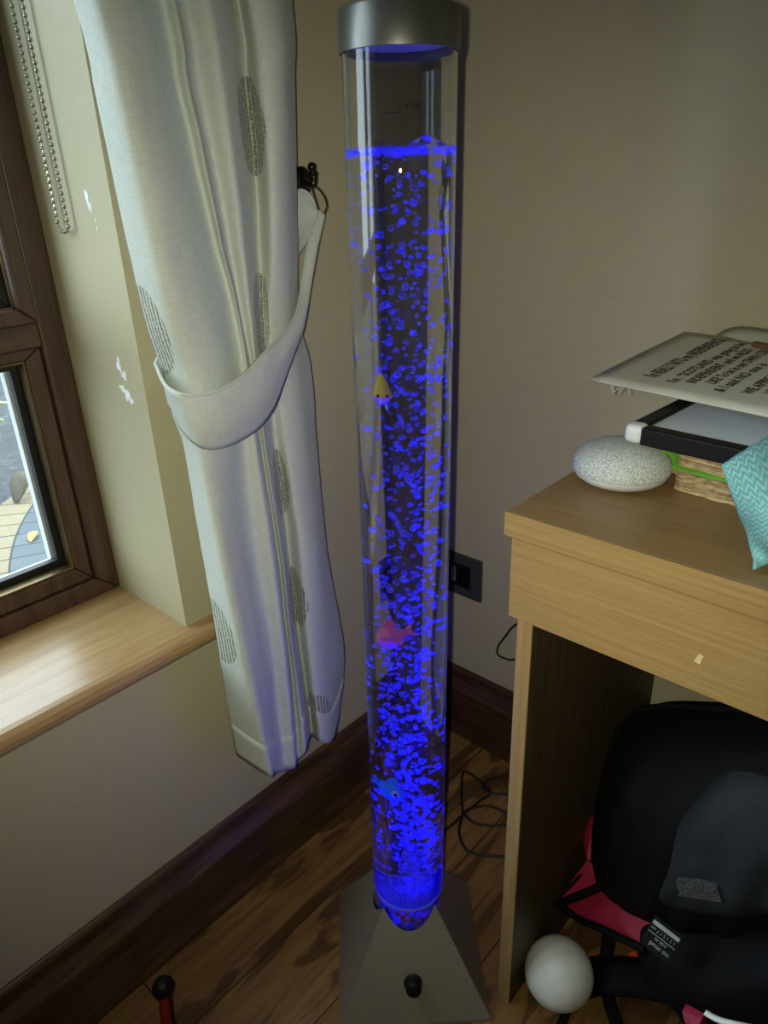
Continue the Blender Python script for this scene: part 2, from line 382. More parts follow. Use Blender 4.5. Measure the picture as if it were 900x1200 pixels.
# ------------------------------------------------------------------ curtain
def curtain_mat(centres):
    t = NT('cream_linen'); uv = t.n('TexCoord').outputs['UV']
    s = t.n('SeparateXYZ'); t.l(uv, s.inputs[0]); u, v = s.outputs[0], s.outputs[1]
    mp = t.n('Mapping'); mp.inputs['Scale'].default_value = (60, 900, 1); t.l(uv, mp.inputs[0]); n1 = t.noise(mp.outputs[0], 1, 3)
    mp2 = t.n('Mapping'); mp2.inputs['Scale'].default_value = (900, 60, 1); t.l(uv, mp2.inputs[0]); n2 = t.noise(mp2.outputs[0], 1, 3)
    w = t.math('MULTIPLY', t.math('ADD', n1, n2), .5)
    col = t.ramp(w, [(.35, lin((200, 205, 193))), (.65, lin((222, 227, 216)))])
    m = None
    for (cu, cv) in centres:
        du = t.math('SUBTRACT', u, cu); dv = t.math('SUBTRACT', v, cv)
        d = t.math('SQRT', t.math('ADD', t.math('MULTIPLY', du, du), t.math('MULTIPLY', t.math('MULTIPLY', dv, dv), .62)))
        k = t.math('LESS_THAN', d, .037); m = k if m is None else t.math('MAXIMUM', m, k)
    wob = t.math('MULTIPLY_ADD', t.noise(uv, 60, 2), .004, u)
    st = t.math('GREATER_THAN', t.math('SINE', t.math('MULTIPLY', wob, 900)), -.25)
    fl = t.math('GREATER_THAN', t.noise(uv, 420, 2), .43)
    m = t.math('MULTIPLY', t.math('MULTIPLY', m, st), fl)
    col = t.mix(t.math('MULTIPLY', m, .9), col, lin((112, 108, 66)))
    t.l(col, t.b.inputs['Base Color']); t.setb(Roughness=.85, Sheen_Weight=.15)
    t.bump(t.math('MULTIPLY_ADD', m, 1.2, w), .35, .0008)
    tl = t.n('BsdfTranslucent'); t.l(col, tl.inputs[0]); ms = t.n('MixShader'); ms.inputs[0].default_value = .28
    t.l(t.b.outputs[0], ms.inputs[1]); t.l(tl.outputs[0], ms.inputs[2]); t.l(ms.outputs[0], t.out.inputs[0])
    return t.m
# fold lines of the drawn-back curtain: (px, py, distance from the wall)
FOLD = [
 [(84, -6, .075), (110, 107, .075), (130, 200, .072), (150, 290, .068), (172, 380, .062), (192, 440, .055), (203, 490, .055), (215, 520, .06), (232, 620, .06), (246, 700, .06), (262, 800, .06), (277, 885, .055)],
 [(112, -6, .125), (140, 110, .125), (160, 200, .122), (182, 300, .118), (205, 390, .112), (222, 440, .108), (230, 500, .105), (240, 560, .105), (255, 640, .11), (272, 720, .115), (292, 810, .115), (314, 909, .11)],
 [(160, -6, .125), (178, 110, .122), (198, 200, .12), (218, 300, .116), (240, 380, .112), (255, 440, .11), (260, 500, .105), (270, 600, .108), (285, 680, .11), (298, 750, .112), (310, 820, .11), (324, 905, .105)],
 [(186, -6, .085), (204, 93, .085), (223, 174, .085), (250, 286, .085), (266, 350, .085), (279, 424, .09), (284, 500, .09), (292, 600, .09), (303, 680, .09), (314, 750, .09), (323, 820, .088), (333, 903, .09)],
 [(203, -6, .098), (219, 93, .098), (237, 174, .098), (260, 286, .098), (275, 350, .095), (288, 424, .095), (297, 502, .098), (310, 590, .1), (318, 650, .102), (328, 725, .102), (337, 800, .1), (346, 899, .098)],
 [(216, -6, .08), (232, 93, .08), (248, 174, .08), (268, 286, .08), (284, 380, .08), (294, 430, .082), (303, 502, .08), (316, 590, .08), (325, 650, .08), (334, 725, .08), (343, 800, .078), (348, 890, .078)],
 [(248, -6, .1), (262, 93, .1), (275, 187, .098), (286, 290, .095), (294, 370, .09), (300, 430, .09), (308, 502, .09), (321, 590, .092), (330, 650, .095), (339, 725, .095), (349, 800, .092), (357, 878, .09)],
 [(277, -6, .062), (287, 93, .062), (298, 187, .06), (303, 290, .06), (306, 370, .065), (311, 430, .065), (320, 502, .062), (331, 580, .06), (340, 650, .058), (349, 733, .056), (358, 805, .052), (364, 862, .05)],
 [(292, -6, .105), (305, 93, .105), (315, 187, .1), (319, 290, .09), (320, 370, .075), (325, 430, .07), (335, 502, .078), (345, 580, .085), (354, 650, .09), (360, 733, .09), (367, 805, .088), (374, 869, .085)],
 [(325, -6, .11), (332, 93, .11), (336, 187, .1), (338, 290, .088), (338, 370, .072), (345, 430, .07), (357, 502, .078), (366, 580, .085), (373, 650, .09), (380, 733, .09), (385, 805, .085), (390, 866, .08)],
 [(343, -6, .07), (346, 93, .07), (348, 187, .065), (349, 280, .06), (350, 370, .045), (364, 430, .045), (371, 502, .05), (377, 580, .055), (384, 650, .055), (401, 735, .05), (404, 775, .045), (398, 835, .045)],
]
NTV, SUBU = 150, 9
lines = []
for L in FOLD:
    P = [at(a, b, 0, c) for a, b, c in L]
    top = P[0]+(P[0]-P[1]).normalized()*0; cen = at(220, 0, 0, .08)
    ext = [Vector((P[0].x, P[0].y+(P[0].y-cen.y)*.6*k*k+(-.12)*k, P[0].z+.95*k)) for k in (1, .66, .33)]
    S = spline(ext+P, 14); 
    # resample by height
    zs0, zs1 = 2.15, S[-1].z
    col = []; j = 0
    for k in range(NTV+1):
        tt = k/NTV; z = 2.15+(zs1-2.15)*tt
        while j < len(S)-2 and S[j+1].z > z: j += 1
        a, b = S[j], S[j+1]; f = (a.z-z)/(a.z-b.z) if abs(a.z-b.z) > 1e-9 else 0
        f = max(-.5, min(1, f)); col.append(a.lerp(b, f))
    lines.append(col)
rows = []
for k in range(NTV+1):
    r = spline([lines[i][k] for i in range(len(lines))], SUBU)
    for q in r:
        n_ = noise.noise(Vector((q.y*14, q.z*5, 3))); n2_ = noise.noise(Vector((q.y*40, q.z*26, 9)))
        q.x += .0035*n_+.0012*n2_
    rows.append(r)
arc = [0]
for j in range(1, len(rows[0])):
    arc.append(arc[-1]+sum((rows[k][j]-rows[k][j-1]).length for k in range(60, NTV+1, 6))/len(range(60, NTV+1, 6)))
uvf = lambda i, j: (arc[j], rows[i][j].z)
def nearest(px, py):
    best = None
    for i in range(0, NTV+1):
        for j in range(len(rows[0])):
            a, b = toP(rows[i][j]); d = (a-px)**2+(b-py)**2
            if best is None or d < best[0]: best = (d, i, j)
    return best[1], best[2]
cents = []
for px, py, du, dv in [(178, 392, -.003, 0), (300, 148, -.014, 0), (306, 372, -.008, 0), (330, 563, -.012, 0), (252, 735, .010, 0), (342, 695, .01, 0), (368, 838, .01, 0)]:
    i, j = nearest(px, py); cents.append((arc[j]+du, rows[i][j].z+dv))
M['linen'] = curtain_mat(cents); M['linen_plain'] = curtain_mat([(-9, -9)])
bm = bmesh.new(); grid(bm, rows, uvf)
cu = newobj('curtain', bm, M['linen'], smooth=True)
so = cu.modifiers.new('s', 'SOLIDIFY'); so.thickness = .0016; so.offset = -1
tag(cu, 'long cream linen curtain with striped olive circles, gathered beside the window', 'curtain')
# hem
hr_ = [[q+Vector((.0016, -.0004, 0)) for q in rows[k]] for k in range(NTV-5, NTV+1)]
bm = bmesh.new(); grid(bm, hr_, lambda i, j: (arc[j], rows[NTV-5+i][j].z)); hm = newobj('hem', bm, M['linen_plain'], cu, smooth=True)
so = hm.modifiers.new('s', 'SOLIDIFY'); so.thickness = .001

# tieback band
TB = [((374, 247, .045), (378, 256, .045)), ((360, 285, .05), (372, 292, .05)), ((352, 335, .062), (364, 335, .06)), ((345, 368, .085), (357, 377, .08)), ((333, 388, .1), (350, 400, .095)),
      ((310, 411, .117), (335, 440, .105)), ((288, 435, .128), (321, 478, .112)), ((262, 453, .134), (300, 504, .12)), ((236, 461, .136), (265, 523, .126)), ((210, 460, .13), (238, 525, .124)),
      ((193, 450, .1), (216, 507, .1)), ((184, 432, .06), (202, 480, .06)), ((184, 418, .035), (200, 465, .035)), ((215, 375, .027), (232, 430, .03)), ((300, 290, .025), (306, 350, .03)), ((348, 222, .03), (349, 300, .03)), ((373, 247, .042), (377, 258, .042))]
ta = spline([at(a[0], a[1], 0, a[2]) for a, b in TB], 9); tb = spline([at(b[0], b[1], 0, b[2]) for a, b in TB], 9)
brow = []
for i, (a, b) in enumerate(zip(ta, tb)):
    r = []
    for k in range(11):
        f = k/10; q = a.lerp(b, f); q.x += .006*math.sin(math.pi*f)+.0022*noise.noise(Vector((i*.12, f*3, 1)))*(1 if 0 < k < 10 else 0); r.append(q)
    brow.append(r)
bl = [0]
for i in range(1, len(ta)): bl.append(bl[-1]+(ta[i]-ta[i-1]).length)
bm = bmesh.new(); grid(bm, brow, lambda i, j: (bl[i], j*.007)); tbk = newobj('curtain_tieback', bm, M['linen_plain'], smooth=True)
so = tbk.modifiers.new('s', 'SOLIDIFY'); so.thickness = .003; so.offset = 0
tag(tbk, 'wide cream fabric tieback band looped round the curtain', 'tieback')
bm = bmesh.new(); tube(bm, [a.lerp(b, .02)+Vector((.002, 0, 0)) for a, b in zip(ta, tb)], .0016, 6); newobj('piped_edge', bm, M['linen_plain'], tbk, True)

# hook and ring
hk0 = at(352, 213, 0, .0)
hook = empty('curtain_hook', hk0, 'dark bronze curtain tieback hook fixed to the wall beside the curtain', 'hook')
Rx = Matrix.Translation(hk0) @ Matrix.Rotation(R(90), 4, 'Y')
bm = bmesh.new(); lathe(bm, [(0, 0), (.017, 0), (.018, .003), (.014, .007), (.008, .011), (0, .012)], 24, Rx); newobj('wall_plate', bm, M['bronze'], hook, True)
p1 = at(356, 213, 0, .03); p2 = at(366, 217, 0, .048); p3 = at(368, 207, 0, .05); p4 = at(366, 198, 0, .05)
bm = bmesh.new(); tube(bm, spline([hk0+Vector((.005, 0, 0)), p1, p2, p3, p4], 10), .0042, 12); newobj('hook_arm', bm, M['bronze'], hook, True)
bm = bmesh.new(); ball(bm, at(365.5, 195.5, 0, .05), .0052, 20, 14); ball(bm, p3.lerp(p4, .4), (.006, .006, .003), 16, 10); newobj('ball_finial', bm, M['bronze'], hook, True)
c = at(371, 236, 0, .047); bm = bmesh.new()
P = [at(366, 219, 0, .05), at(373, 221, 0, .052), at(381, 232, 0, .05), at(383, 243, 0, .047), at(377, 254, 0, .045), at(374, 248, 0, .044), at(369, 232, 0, .047)]
tube(bm, spline(P, 8, True), .0013, 8, True); rg = newobj('tieback_ring', bm, M['brass'], smooth=True)
tag(rg, 'thin brass ring hanging from the bronze hook and holding the tieback', 'ring')

# ------------------------------------------------------------------ bubble lamp
TX, TY, PSI, PB_, TR, PH = .2845, -.4391, .777, .1038, .0481, .2265
LEAN = Matrix.Translation((TX, TY, 0)) @ Matrix.Rotation(.0117, 4, Vector((-HR.y, HR.x, 0))) 
lamp = empty('bubble_lamp', (TX, TY, 0), 'tall clear bubble tube lamp with silver cap, glowing blue, on pyramid base', 'lamp')
if (LEAN @ Vector((0, 0, 1))-LEAN @ Vector((0, 0, 0))).dot(HR) < 0: LEAN = Matrix.Translation((TX, TY, 0)) @ Matrix.Rotation(-.0117, 4, Vector((-HR.y, HR.x, 0)))
WATER = 1.0735
def axisz(z): return LEAN @ Vector((0, 0, z))
Mb = Matrix.Translation((TX, TY, 0)) @ Matrix.Rotation(PSI, 4, 'Z')
# pyramid with a round hole cut by the tube
def pyr(half, z0, z1):
    return half
bm = bmesh.new()
n = 96; outer = []; h0 = .006
ring_o = []; ring_i = []
for k in range(n):
    a = 2*math.pi*k/n; ca, sa = math.cos(a), math.sin(a); m = max(abs(ca), abs(sa))
    ring_o.append((ca/m*PB_, sa/m*PB_, h0))
    rI = TR+.0012; zi = PH*(1-rI*m/PB_); ring_i.append((rI*ca, rI*sa, zi))
ring_f = [(x, y, 0) for x, y, z in ring_o]
mid = [[tuple(o[i]+(q[i]-o[i])*f for i in range(3)) for o, q in zip(ring_o, ring_i)] for f in (0, .25, .5, .75, 1)]
inner = [[(x*.992, y*.992, z-.002) for x, y, z in ring_i], [(x*.99, y*.99, .03) for x, y, z in ring_i]]
V = grid(bm, [ring_f]+mid+inner, close=True); bm.faces.new(V[0])
bmesh.ops.transform(bm, matrix=Mb, verts=bm.verts)
newobj('pyramid_base', bm, M['base'], lamp)
# knob on front face
fn = Vector((math.sin(PSI), -math.cos(PSI), 0)); slope = math.atan2(PH, PB_)
kp = None
for i in range(400):
    z = .0+i*.0005; r_ = PB_*(1-z/PH); q = Vector((TX, TY, z))+fn*r_
    if abs(toP(q)[1]-1150) < 1.2: kp = q; break
nrm = (fn*math.sin(slope)+Vector((0, 0, math.cos(slope)))).normalized()
bm = bmesh.new(); lathe(bm, [(0, 0), (.0125, 0), (.0125, .003), (.0108, .004), (.0104, .017), (.0088, .0188), (0, .0192)], 40)
q = nrm.to_track_quat('Z', 'Y').to_matrix().to_4x4(); bmesh.ops.transform(bm, matrix=Matrix.Translation(kp) @ q, verts=bm.verts); newobj('knob', bm, M['black'], lamp, True)
# acrylic tube
def glass(name, ior, col=(1, 1, 1, 1), rough=0):
    t = NT(name); g = t.n('BsdfGlass'); g.inputs['IOR'].default_value = ior; g.inputs['Color'].default_value = col; g.inputs['Roughness'].default_value = rough
    t.l(g.outputs[0], t.out.inputs[0]); return t.m
acr = glass('clear_acrylic', 1.49, (.975, .98, .985, 1)); wat = glass('clear_water', 1.33, (.99, .992, 1, 1))
ZT = 1.146; Z0 = .085; ZB = .152
bm = bmesh.new(); rI = TR-.003; lathe(bm, [(TR, Z0), (TR, ZT+.020), (rI, ZT+.020), (rI, Z0), (TR, Z0)], 128, LEAN)
bmesh.ops.remove_doubles(bm, verts=bm.verts, dist=1e-6); newobj('tube', bm, acr, lamp, True)
# water with a rippled, domed top
bm = bmesh.new(); rW = rI+.00015; NR, NA = 26, 128
def wz(x, y):
    e = Vector((x, y, 0)); m1 = e-HR*.022
    return WATER+.010*math.exp(-(m1.length/.013)**2)+.0016*noise.noise(Vector((x*110, y*110, 0)))
cen = bm.verts.new((0, 0, wz(0, 0))); prev = None; ringsv = []
for i in range(1, NR+1):
    r = rW*i/NR; ringsv.append([bm.verts.new((r*math.cos(2*math.pi*k/NA), r*math.sin(2*math.pi*k/NA), wz(r*math.cos(2*math.pi*k/NA), r*math.sin(2*math.pi*k/NA)))) for k in range(NA)])
for k in range(NA): bm.faces.new((cen, ringsv[0][k], ringsv[0][(k+1) % NA]))
for A, B in zip(ringsv, ringsv[1:]):
    for k in range(NA): bm.faces.new((A[k], B[k], B[(k+1) % NA], A[(k+1) % NA]))
low = [bm.verts.new((v.co.x, v.co.y, ZB)) for v in ringsv[-1]]
for k in range(NA): bm.faces.new((ringsv[-1][k], low[k], low[(k+1) % NA], ringsv[-1][(k+1) % NA]))
bm.faces.new(low); bmesh.ops.transform(bm, matrix=LEAN, verts=bm.verts)
wo = newobj('water', bm, wat, lamp, True)
# cap
bm = bmesh.new(); CRd = .0503
lathe(bm, [(0, ZT+.0035), (TR-.004, ZT+.0035), (TR-.004, ZT+.0032), (0, ZT+.0032)], 96, LEAN); newobj('cap_underside', bm, M['lilac'], lamp)
bm = bmesh.new(); lathe(bm, [(TR+.0004, ZT+.01), (TR+.0004, ZT-.003), (CRd, ZT-.003), (CRd, ZT+.0255), (CRd-.0015, ZT+.0275), (0, ZT+.0285), (0, ZT+.022), (TR+.0004, ZT+.022), (TR+.0004, ZT+.01)], 96, LEAN)
newobj('cap', bm, M['steel'], lamp, True)
# inner floor of the tube: printed seabed disc, light ring
t = NT('printed_disc'); v = t.coord(); f = t.noise(v, 40, 3)
t.l(t.ramp(f, [(.4, lin((120, 20, 34))), (.5, lin((24, 34, 120))), (.62, lin((90, 100, 140)))]), t.b.inputs['Base Color'])
bm = bmesh.new(); lathe(bm, [(0, .117), (TR-.004, .117), (TR-.004, .112), (0, .112)], 64, LEAN); newobj('lamp_disc', bm, t.m, lamp)
bm = bmesh.new(); tube(bm, [LEAN @ Vector(((rI-.003)*math.cos(a), (rI-.003)*math.sin(a), ZB+.0026)) for a in [2*math.pi*k/72 for k in range(72)]], .0022, 10, True); newobj('seal_ring', bm, M['white'], lamp, True)
bm = bmesh.new(); lathe(bm, [(0, ZB+.0045), (rI-.002, ZB+.0045), (rI-.002, ZB+.001), (0, ZB+.001)], 64, LEAN); newobj('added_plate', bm, plain('added_plate_dark_blue', (46, 46, 70), .8, 0, .3, 300), lamp)  # opaque plate added to block the pale mirror reflection at the water's bottom
# black level mark printed inside the back wall, read from inside out
pr = plain('printed_black', (12, 12, 12), .6)
# bubbles
t = NT('air_bubbles'); lw = t.n('LayerWeight'); lw.inputs[0].default_value = .45
df = t.n('BsdfDiffuse'); df.inputs[0].default_value = (.42, .42, .66, 1); tl = t.n('BsdfTranslucent'); tl.inputs[0].default_value = (.42, .42, .66, 1); gs = t.n('BsdfGlossy'); gs.inputs['Roughness'].default_value = .15  # blue lamp light tinted into the colour; air bubbles have none themselves
m1 = t.n('MixShader'); m1.inputs[0].default_value = .55; t.l(df.outputs[0], m1.inputs[1]); t.l(tl.outputs[0], m1.inputs[2])
m2 = t.n('MixShader'); m2.inputs[0].default_value = .12; t.l(m1.outputs[0], m2.inputs[1]); t.l(gs.outputs[0], m2.inputs[2])
tp = t.n('BsdfTransparent'); m3 = t.n('MixShader'); fac = t.math('MULTIPLY_ADD', lw.outputs['Facing'], .68, .1); t.l(fac, m3.inputs[0]); t.l(tp.outputs[0], m3.inputs[1]); t.l(m2.outputs[0], m3.inputs[2]); t.l(m3.outputs[0], t.out.inputs[0])
M['bubble'] = t.m
bm = bmesh.new(); rnd = random.Random(11)
ico = bmesh.new(); bmesh.ops.create_icosphere(ico, subdivisions=2, radius=1); IV = [v.co.copy() for v in ico.verts]; IF = [[v.index for v in f.verts] for f in ico.faces]; ico.free()
def bubble(c, r, sq):
    q = Matrix.Rotation(rnd.uniform(-.6, .6), 3, 'X') @ Matrix.Rotation(rnd.uniform(-.6, .6), 3, 'Y') @ Matrix.Diagonal((r*rnd.uniform(.8, 1.15), r*rnd.uniform(.8, 1.15), r*sq))
    vs = [bm.verts.new(c+q @ (p*(1+.14*noise.noise(p*1.4+c*900)))) for p in IV]
    for f in IF: bm.faces.new([vs[i] for i in f])
RB = rI-.004
for k in range(1850):
    h = rnd.random()**1.5; z = ZB+.008+h*(WATER-ZB-.018)
    spread = .38+.42*h if rnd.random() < .7 else .98
    a = rnd.uniform(0, 2*math.pi); rr = RB*spread*math.sqrt(rnd.random()); off = HR*(.002+.004*math.sin(z*9))
    x, y = rr*math.cos(a)+off.x, rr*math.sin(a)+off.y
    if math.hypot(x, y) > RB: x, y = x*.9*RB/math.hypot(x, y), y*.9*RB/math.hypot(x, y)
    r = rnd.choice((.0011, .0014, .0017, .002, .0024))*rnd.uniform(.8, 1.15)*(1.18-.15*h)
    bubble(LEAN @ Vector((x, y, z)), r, rnd.choice((.7, .9, 1.2, 1.5)))
for k in range(420):   # froth under the surface
    a = rnd.uniform(0, 2*math.pi); rr = RB*math.sqrt(rnd.random()); x, y = rr*math.cos(a), rr*math.sin(a)
    bubble(LEAN @ Vector((x, y, wz(x, y)-.0018-abs(rnd.gauss(0, .002)))), rnd.uniform(.0008, .0017), .8)
bo = newobj('bubbles', bm, M['bubble'], lamp, True); bo['kind'] = 'stuff'; bo['label'] = 'stream of small blue-lit air bubbles in the water'

# coloured pebbles lying in the foot of the tube
rnd2 = random.Random(5); t = NT('painted_pebbles'); oi = t.noise(t.coord(), 26, 1)
t.l(t.ramp(oi, [(.40, lin((20, 40, 170))), (.47, lin((190, 30, 40))), (.54, lin((170, 36, 44))), (.6, lin((30, 60, 180)))]), t.b.inputs['Base Color']); t.setb(Roughness=.3)
bm = bmesh.new()
for k in range(90):
    a = rnd2.uniform(0, 2*math.pi); rr = (rI-.0065)*math.sqrt(rnd2.random()); q = rnd2.uniform(.003, .0052)
    ball(bm, LEAN @ Vector((rr*math.cos(a), rr*math.sin(a), .1175+q*.7+rnd2.random()*.02*(rr/rI))), (q, q*rnd2.uniform(.7, 1), q*.7), 10, 7, Matrix.Rotation(a, 3, 'Z'))
po_ = newobj('pebbles', bm, t.m, lamp, True); po_['kind'] = 'stuff'

# toy fish floating in the tube
def fish_part(name, bm, mat, root, Mx): bmesh.ops.transform(bm, matrix=Mx, verts=bm.verts); return newobj(name, bm, mat, root, True)
def fish(name, pos, fwd, up, L, hgt, wid, body, belly, fin, label, er=1.0, tl=1.0):
    Mx = frame_m(pos, fwd, up); root = empty(name, pos, label, 'toy fish', 'toy fish in the bubble tube')
    bm = bmesh.new(); n = 20; rows = []
    for i in range(n+1):
        u = i/n; x = L*(.5-u); pr_ = max(.02, math.sin(math.pi*min(1, u*.92+.06))**.7*(1-.55*max(0, u-.45)))
        rows.append([(x, hgt*.5*pr_*math.cos(a), wid*.5*pr_*math.sin(a)) for a in [2*math.pi*k/20 for k in range(20)]])
    V = grid(bm, rows, close=True); bm.faces.new(V[0]); bm.faces.new(V[-1]); fish_part('body', bm, [body], root, Mx)
    bm = bmesh.new()
    P = [(-.42, .04, 0), (-.56, .22, 0), (-.78, .34, 0), (-.7, .02, 0), (-.78, -.3, 0), (-.56, -.2, 0), (-.42, -.05, 0)]
    prism(bm, [((-.42+(a+.42)*tl)*L, b*tl*L, -wid*.06) for a, b, _ in P], (0, 0, wid*.12)); o = fish_part('tail_fin', bm, fin, root, Mx)
    bm = bmesh.new(); P = [(.15, .9), (-.02, 1.5), (-.2, 1.45), (-.3, .8)]
    prism(bm, [(a*L, b*hgt*.5, -wid*.06) for a, b in P], (0, 0, wid*.12)); fish_part('dorsal_fin', bm, fin, root, Mx)
    for s in (1, -1):
        bm = bmesh.new(); ball(bm, (L*.2, hgt*.1, s*wid*.42), (L*.095*er, L*.095*er, wid*.14), 16, 10); e = fish_part('eye', bm, M['white'], root, Mx)
        bm = bmesh.new(); ball(bm, (L*.22, hgt*.1, s*(wid*.42+wid*.11)), (L*.045*er, L*.045*er, wid*.06), 12, 8); p = newobj('pupil', (bmesh.ops.transform(bm, matrix=Mx, verts=bm.verts), bm)[1], M['black'], e, True)
        bm = bmesh.new(); P = [(.02, -.1), (-.16, -.35), (-.22, -.1)]
        prism(bm, [(a*L, b*hgt, s*wid*.46) for a, b in P], (0, 0, s*wid*.1)); fish_part('side_fin', bm, fin, root, Mx)
    return root
def inT(px, py, f):    # a point inside the tube, f = fraction of the radius towards the viewer
    d = (CF+CR*((px-450)/FPX)-CU*((py-600)/FPX)); best = None
    ax = Vector((TX, TY, 0)); hd = Vector((d.x, d.y, 0)); t0 = (ax-Vector((CAM.x, CAM.y, 0))).dot(hd)/hd.dot(hd)
    for _ in range(4):
        z = (CAM+d*t0).z; ax = axisz(z); ax.z = 0; t0 = (ax-Vector((CAM.x, CAM.y, 0))).dot(hd)/hd.dot(hd)
    return CAM+d*(t0-f*TR/hd.length)
TOC = (-Vector((CF.x, CF.y, 0))).normalized()
fy = plain('yellow_toy', (255, 226, 70), .45); fp = plain('pink_toy', (255, 120, 135), .45); fb = plain('blue_toy', (30, 150, 240), .45); fo = plain('pale_orange_toy', (235, 170, 140), .45); fw_ = plain('pale_blue_toy', (170, 205, 235), .45)
pos = inT(449, 457, .62); yf = empty('toy_fish', pos, 'small yellow teardrop-shaped toy fish floating upright high in the tube', 'toy fish', 'toy fish in the bubble tube')
Mx = frame_m(pos, HR, (0, 0, 1))      # x across, y up, z towards the viewer's side
prof_y = [(0, .018), (.0018, .0155), (.0042, .0115), (.0066, .006), (.008, .0005), (.0084, -.004), (.0074, -.0085), (.0048, -.0115), (0, -.0128)]
RotX = Matrix.Rotation(R(-90), 4, 'X')
def ypart(name, prof_, mat, top=None):
    bm = bmesh.new(); lathe(bm, prof_, 32, Mx @ RotX); return newobj(name, bm, mat, top or yf, True)
ypart('body', prof_y, fy); ypart('muzzle', [(0, -.0128-.0004), (.005, -.0118), (.0077, -.0087), (.0087, -.0045), (.0086, -.0035), (.005, -.004), (0, -.004)], fo)
for s_ in (1, -1):
    bm = bmesh.new(); ball(bm, Mx @ Vector((s_*.0044, -.0032, -.0076 if (Mx.to_3x3() @ Vector((0, 0, 1))).dot(TOC) < 0 else .0076)), .0014, 12, 8); newobj('eye', bm, M['black'], yf, True)
    bm = bmesh.new(); prism(bm, [Mx @ Vector(p) for p in ((s_*.0022, -.0115, -.001), (s_*.0046, -.0108, -.001), (s_*.0062, -.019, -.001), (s_*.0036, -.0186, -.001))], (Mx.to_3x3() @ Vector((0, 0, .002)))); newobj('tail_fin', bm, fw_, yf)
    bm = bmesh.new(); prism(bm, [Mx @ Vector(p) for p in ((s_*.0078, .001, -.001), (s_*.0102, -.003, -.001), (s_*.0098, -.007, -.001), (s_*.0076, -.006, -.001))], (Mx.to_3x3() @ Vector((0, 0, .002)))); newobj('side_fin', bm, fo, yf)
pos = inT(461, 742, .5); fish('toy_fish', pos, (-HR*.9+TOC*.3-Vector((0, 0, .25))), (-HR*.2+Vector((0, 0, 1))), .034, .030, .018, fp, fp, fp, 'small pink toy fish floating halfway up the tube', .5, .7)
pos = inT(459, 921, .5); fish('toy_fish', pos, (HR*.85-Vector((0, 0, .5))+TOC*.2), (HR*.3+Vector((0, 0, 1))), .033, .027, .017, fb, fb, fb, 'small blue toy fish with white eye floating near the bottom of the tube', 1.7, .8)
# MAX mark on the tube's far side
ap = inT(487, 128, -.93); text('fill_mark', 'MAX', .0075, pr, frame_m(ap, -HR, (0, 0, 1)) @ Matrix.Translation((-.006, 0, 0)), lamp)
bm = bmesh.new(); p0, p1 = inT(446, 133, -.8), inT(470, 131, -.93); tube(bm, [p0, p1], .0004, 6); newobj('level_line', bm, pr, lamp)

# ------------------------------------------------------------------ wall socket
so_ = empty('wall_socket', (.059, 0, .37), 'square anthracite wall socket plate with black centre on the back wall', 'wall socket')
boxo('face_plate', (.014, -.008, .326), (.1015, 0, .4125), M['dgrey'], so_, .003)
boxo('centre_insert', (.030, -.0095, .346), (.078, -.0075, .394), M['black'], so_, .002)
bm = bmesh.new(); prism(bm, [(.036, -.0098, .357), (.042, -.0098, .352), (.047, -.0098, .36), (.046, -.0098, .386), (.038, -.0098, .389)], (0, -.0012, 0)); newobj('brush_entry', bm, plain('pale_grey_bristle', (120, 118, 116), .8, 0, .5, 400), so_)

# ------------------------------------------------------------------ cables
def cable(name, P, r, label):
    bm = bmesh.new(); tube(bm, spline(P, 14), r, 8); o = newobj(name, bm, M['rubber'], smooth=True); return tag(o, label, 'cable')
G = lambda a, b: at(a, b, 2, .004)
cable('power_cable', [G(490, 990), G(508, 979), G(524, 971), G(540, 957), G(563, 948-10), G(575, 929), G(569, 922), G(556, 910), G(543, 905), G(541, 930), G(542, 953), G(538, 975), G(546, 995), G(562, 1001), G(592, 1004), G(620, 1004), G(640, 980), G(625, 965), G(600, 966), G(570, 967), G(552, 962), G(545, 952), G(556, 946), G(575, 945), G(598, 955), G(612, 962)], .0024, 'thin black power cable coiled in loose loops on the floor behind the lamp')
cable('lead', [G(606, 908), G(590, 910), G(574, 913), G(566, 921), G(572, 928), G(590, 931), G(608, 931)], .0022, 'short black lead bent on the floor, half hidden by the desk leg')
W = lambda a, b, y=-.03: at(a, b, 1, y)
cable('wall_cable', [W(625, 722), W(603, 733), W(592, 746), W(584, 757), W(583, 766), W(590, 771), W(602, 773), W(625, 765), W(640, 770, -.006)], .0018, 'thin black cable looping out from behind the desk against the wall')

# ------------------------------------------------------------------ desk
DX0, DYF, DH = .4195, -.4288, .76
desk = empty('desk', (DX0, DYF, 0), 'light oak veneer desk with panel legs against the back wall', 'desk')
WD = 1.15
boxo('desk_top', (DX0-.005, DYF-.001, DH-.024), (DX0+WD+.005, -.004, DH), M['oak_top'], desk, .0015)
boxo('edge_strip', (DX0-.0055, DYF-.002, DH-.0243), (DX0+WD+.0055, DYF-.0008, DH+.0003), M['oak'], desk, .0004)
boxo('drawer_front', (DX0-.001, DYF+.005, .642), (DX0+WD+.001, DYF+.023, DH-.0245), M['oak'], desk, .001)
for x in (DX0, DX0+WD-.018): boxo('side_panel', (x+.0, -.4069, 0), (x+.018, -.02, DH-.0245), M['oak_v'], desk, .0008)
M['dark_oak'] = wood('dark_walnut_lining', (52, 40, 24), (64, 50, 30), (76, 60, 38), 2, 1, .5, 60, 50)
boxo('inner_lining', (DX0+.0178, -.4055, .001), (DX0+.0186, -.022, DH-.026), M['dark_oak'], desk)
boxo('back_rail', (DX0+.018, -.06, .55+.06), (DX0+WD-.018, -.045, DH-.0245), M['oak'], desk, .0008)
bm = bmesh.new(); c = at(818, 772, 1, DYF+.0045)
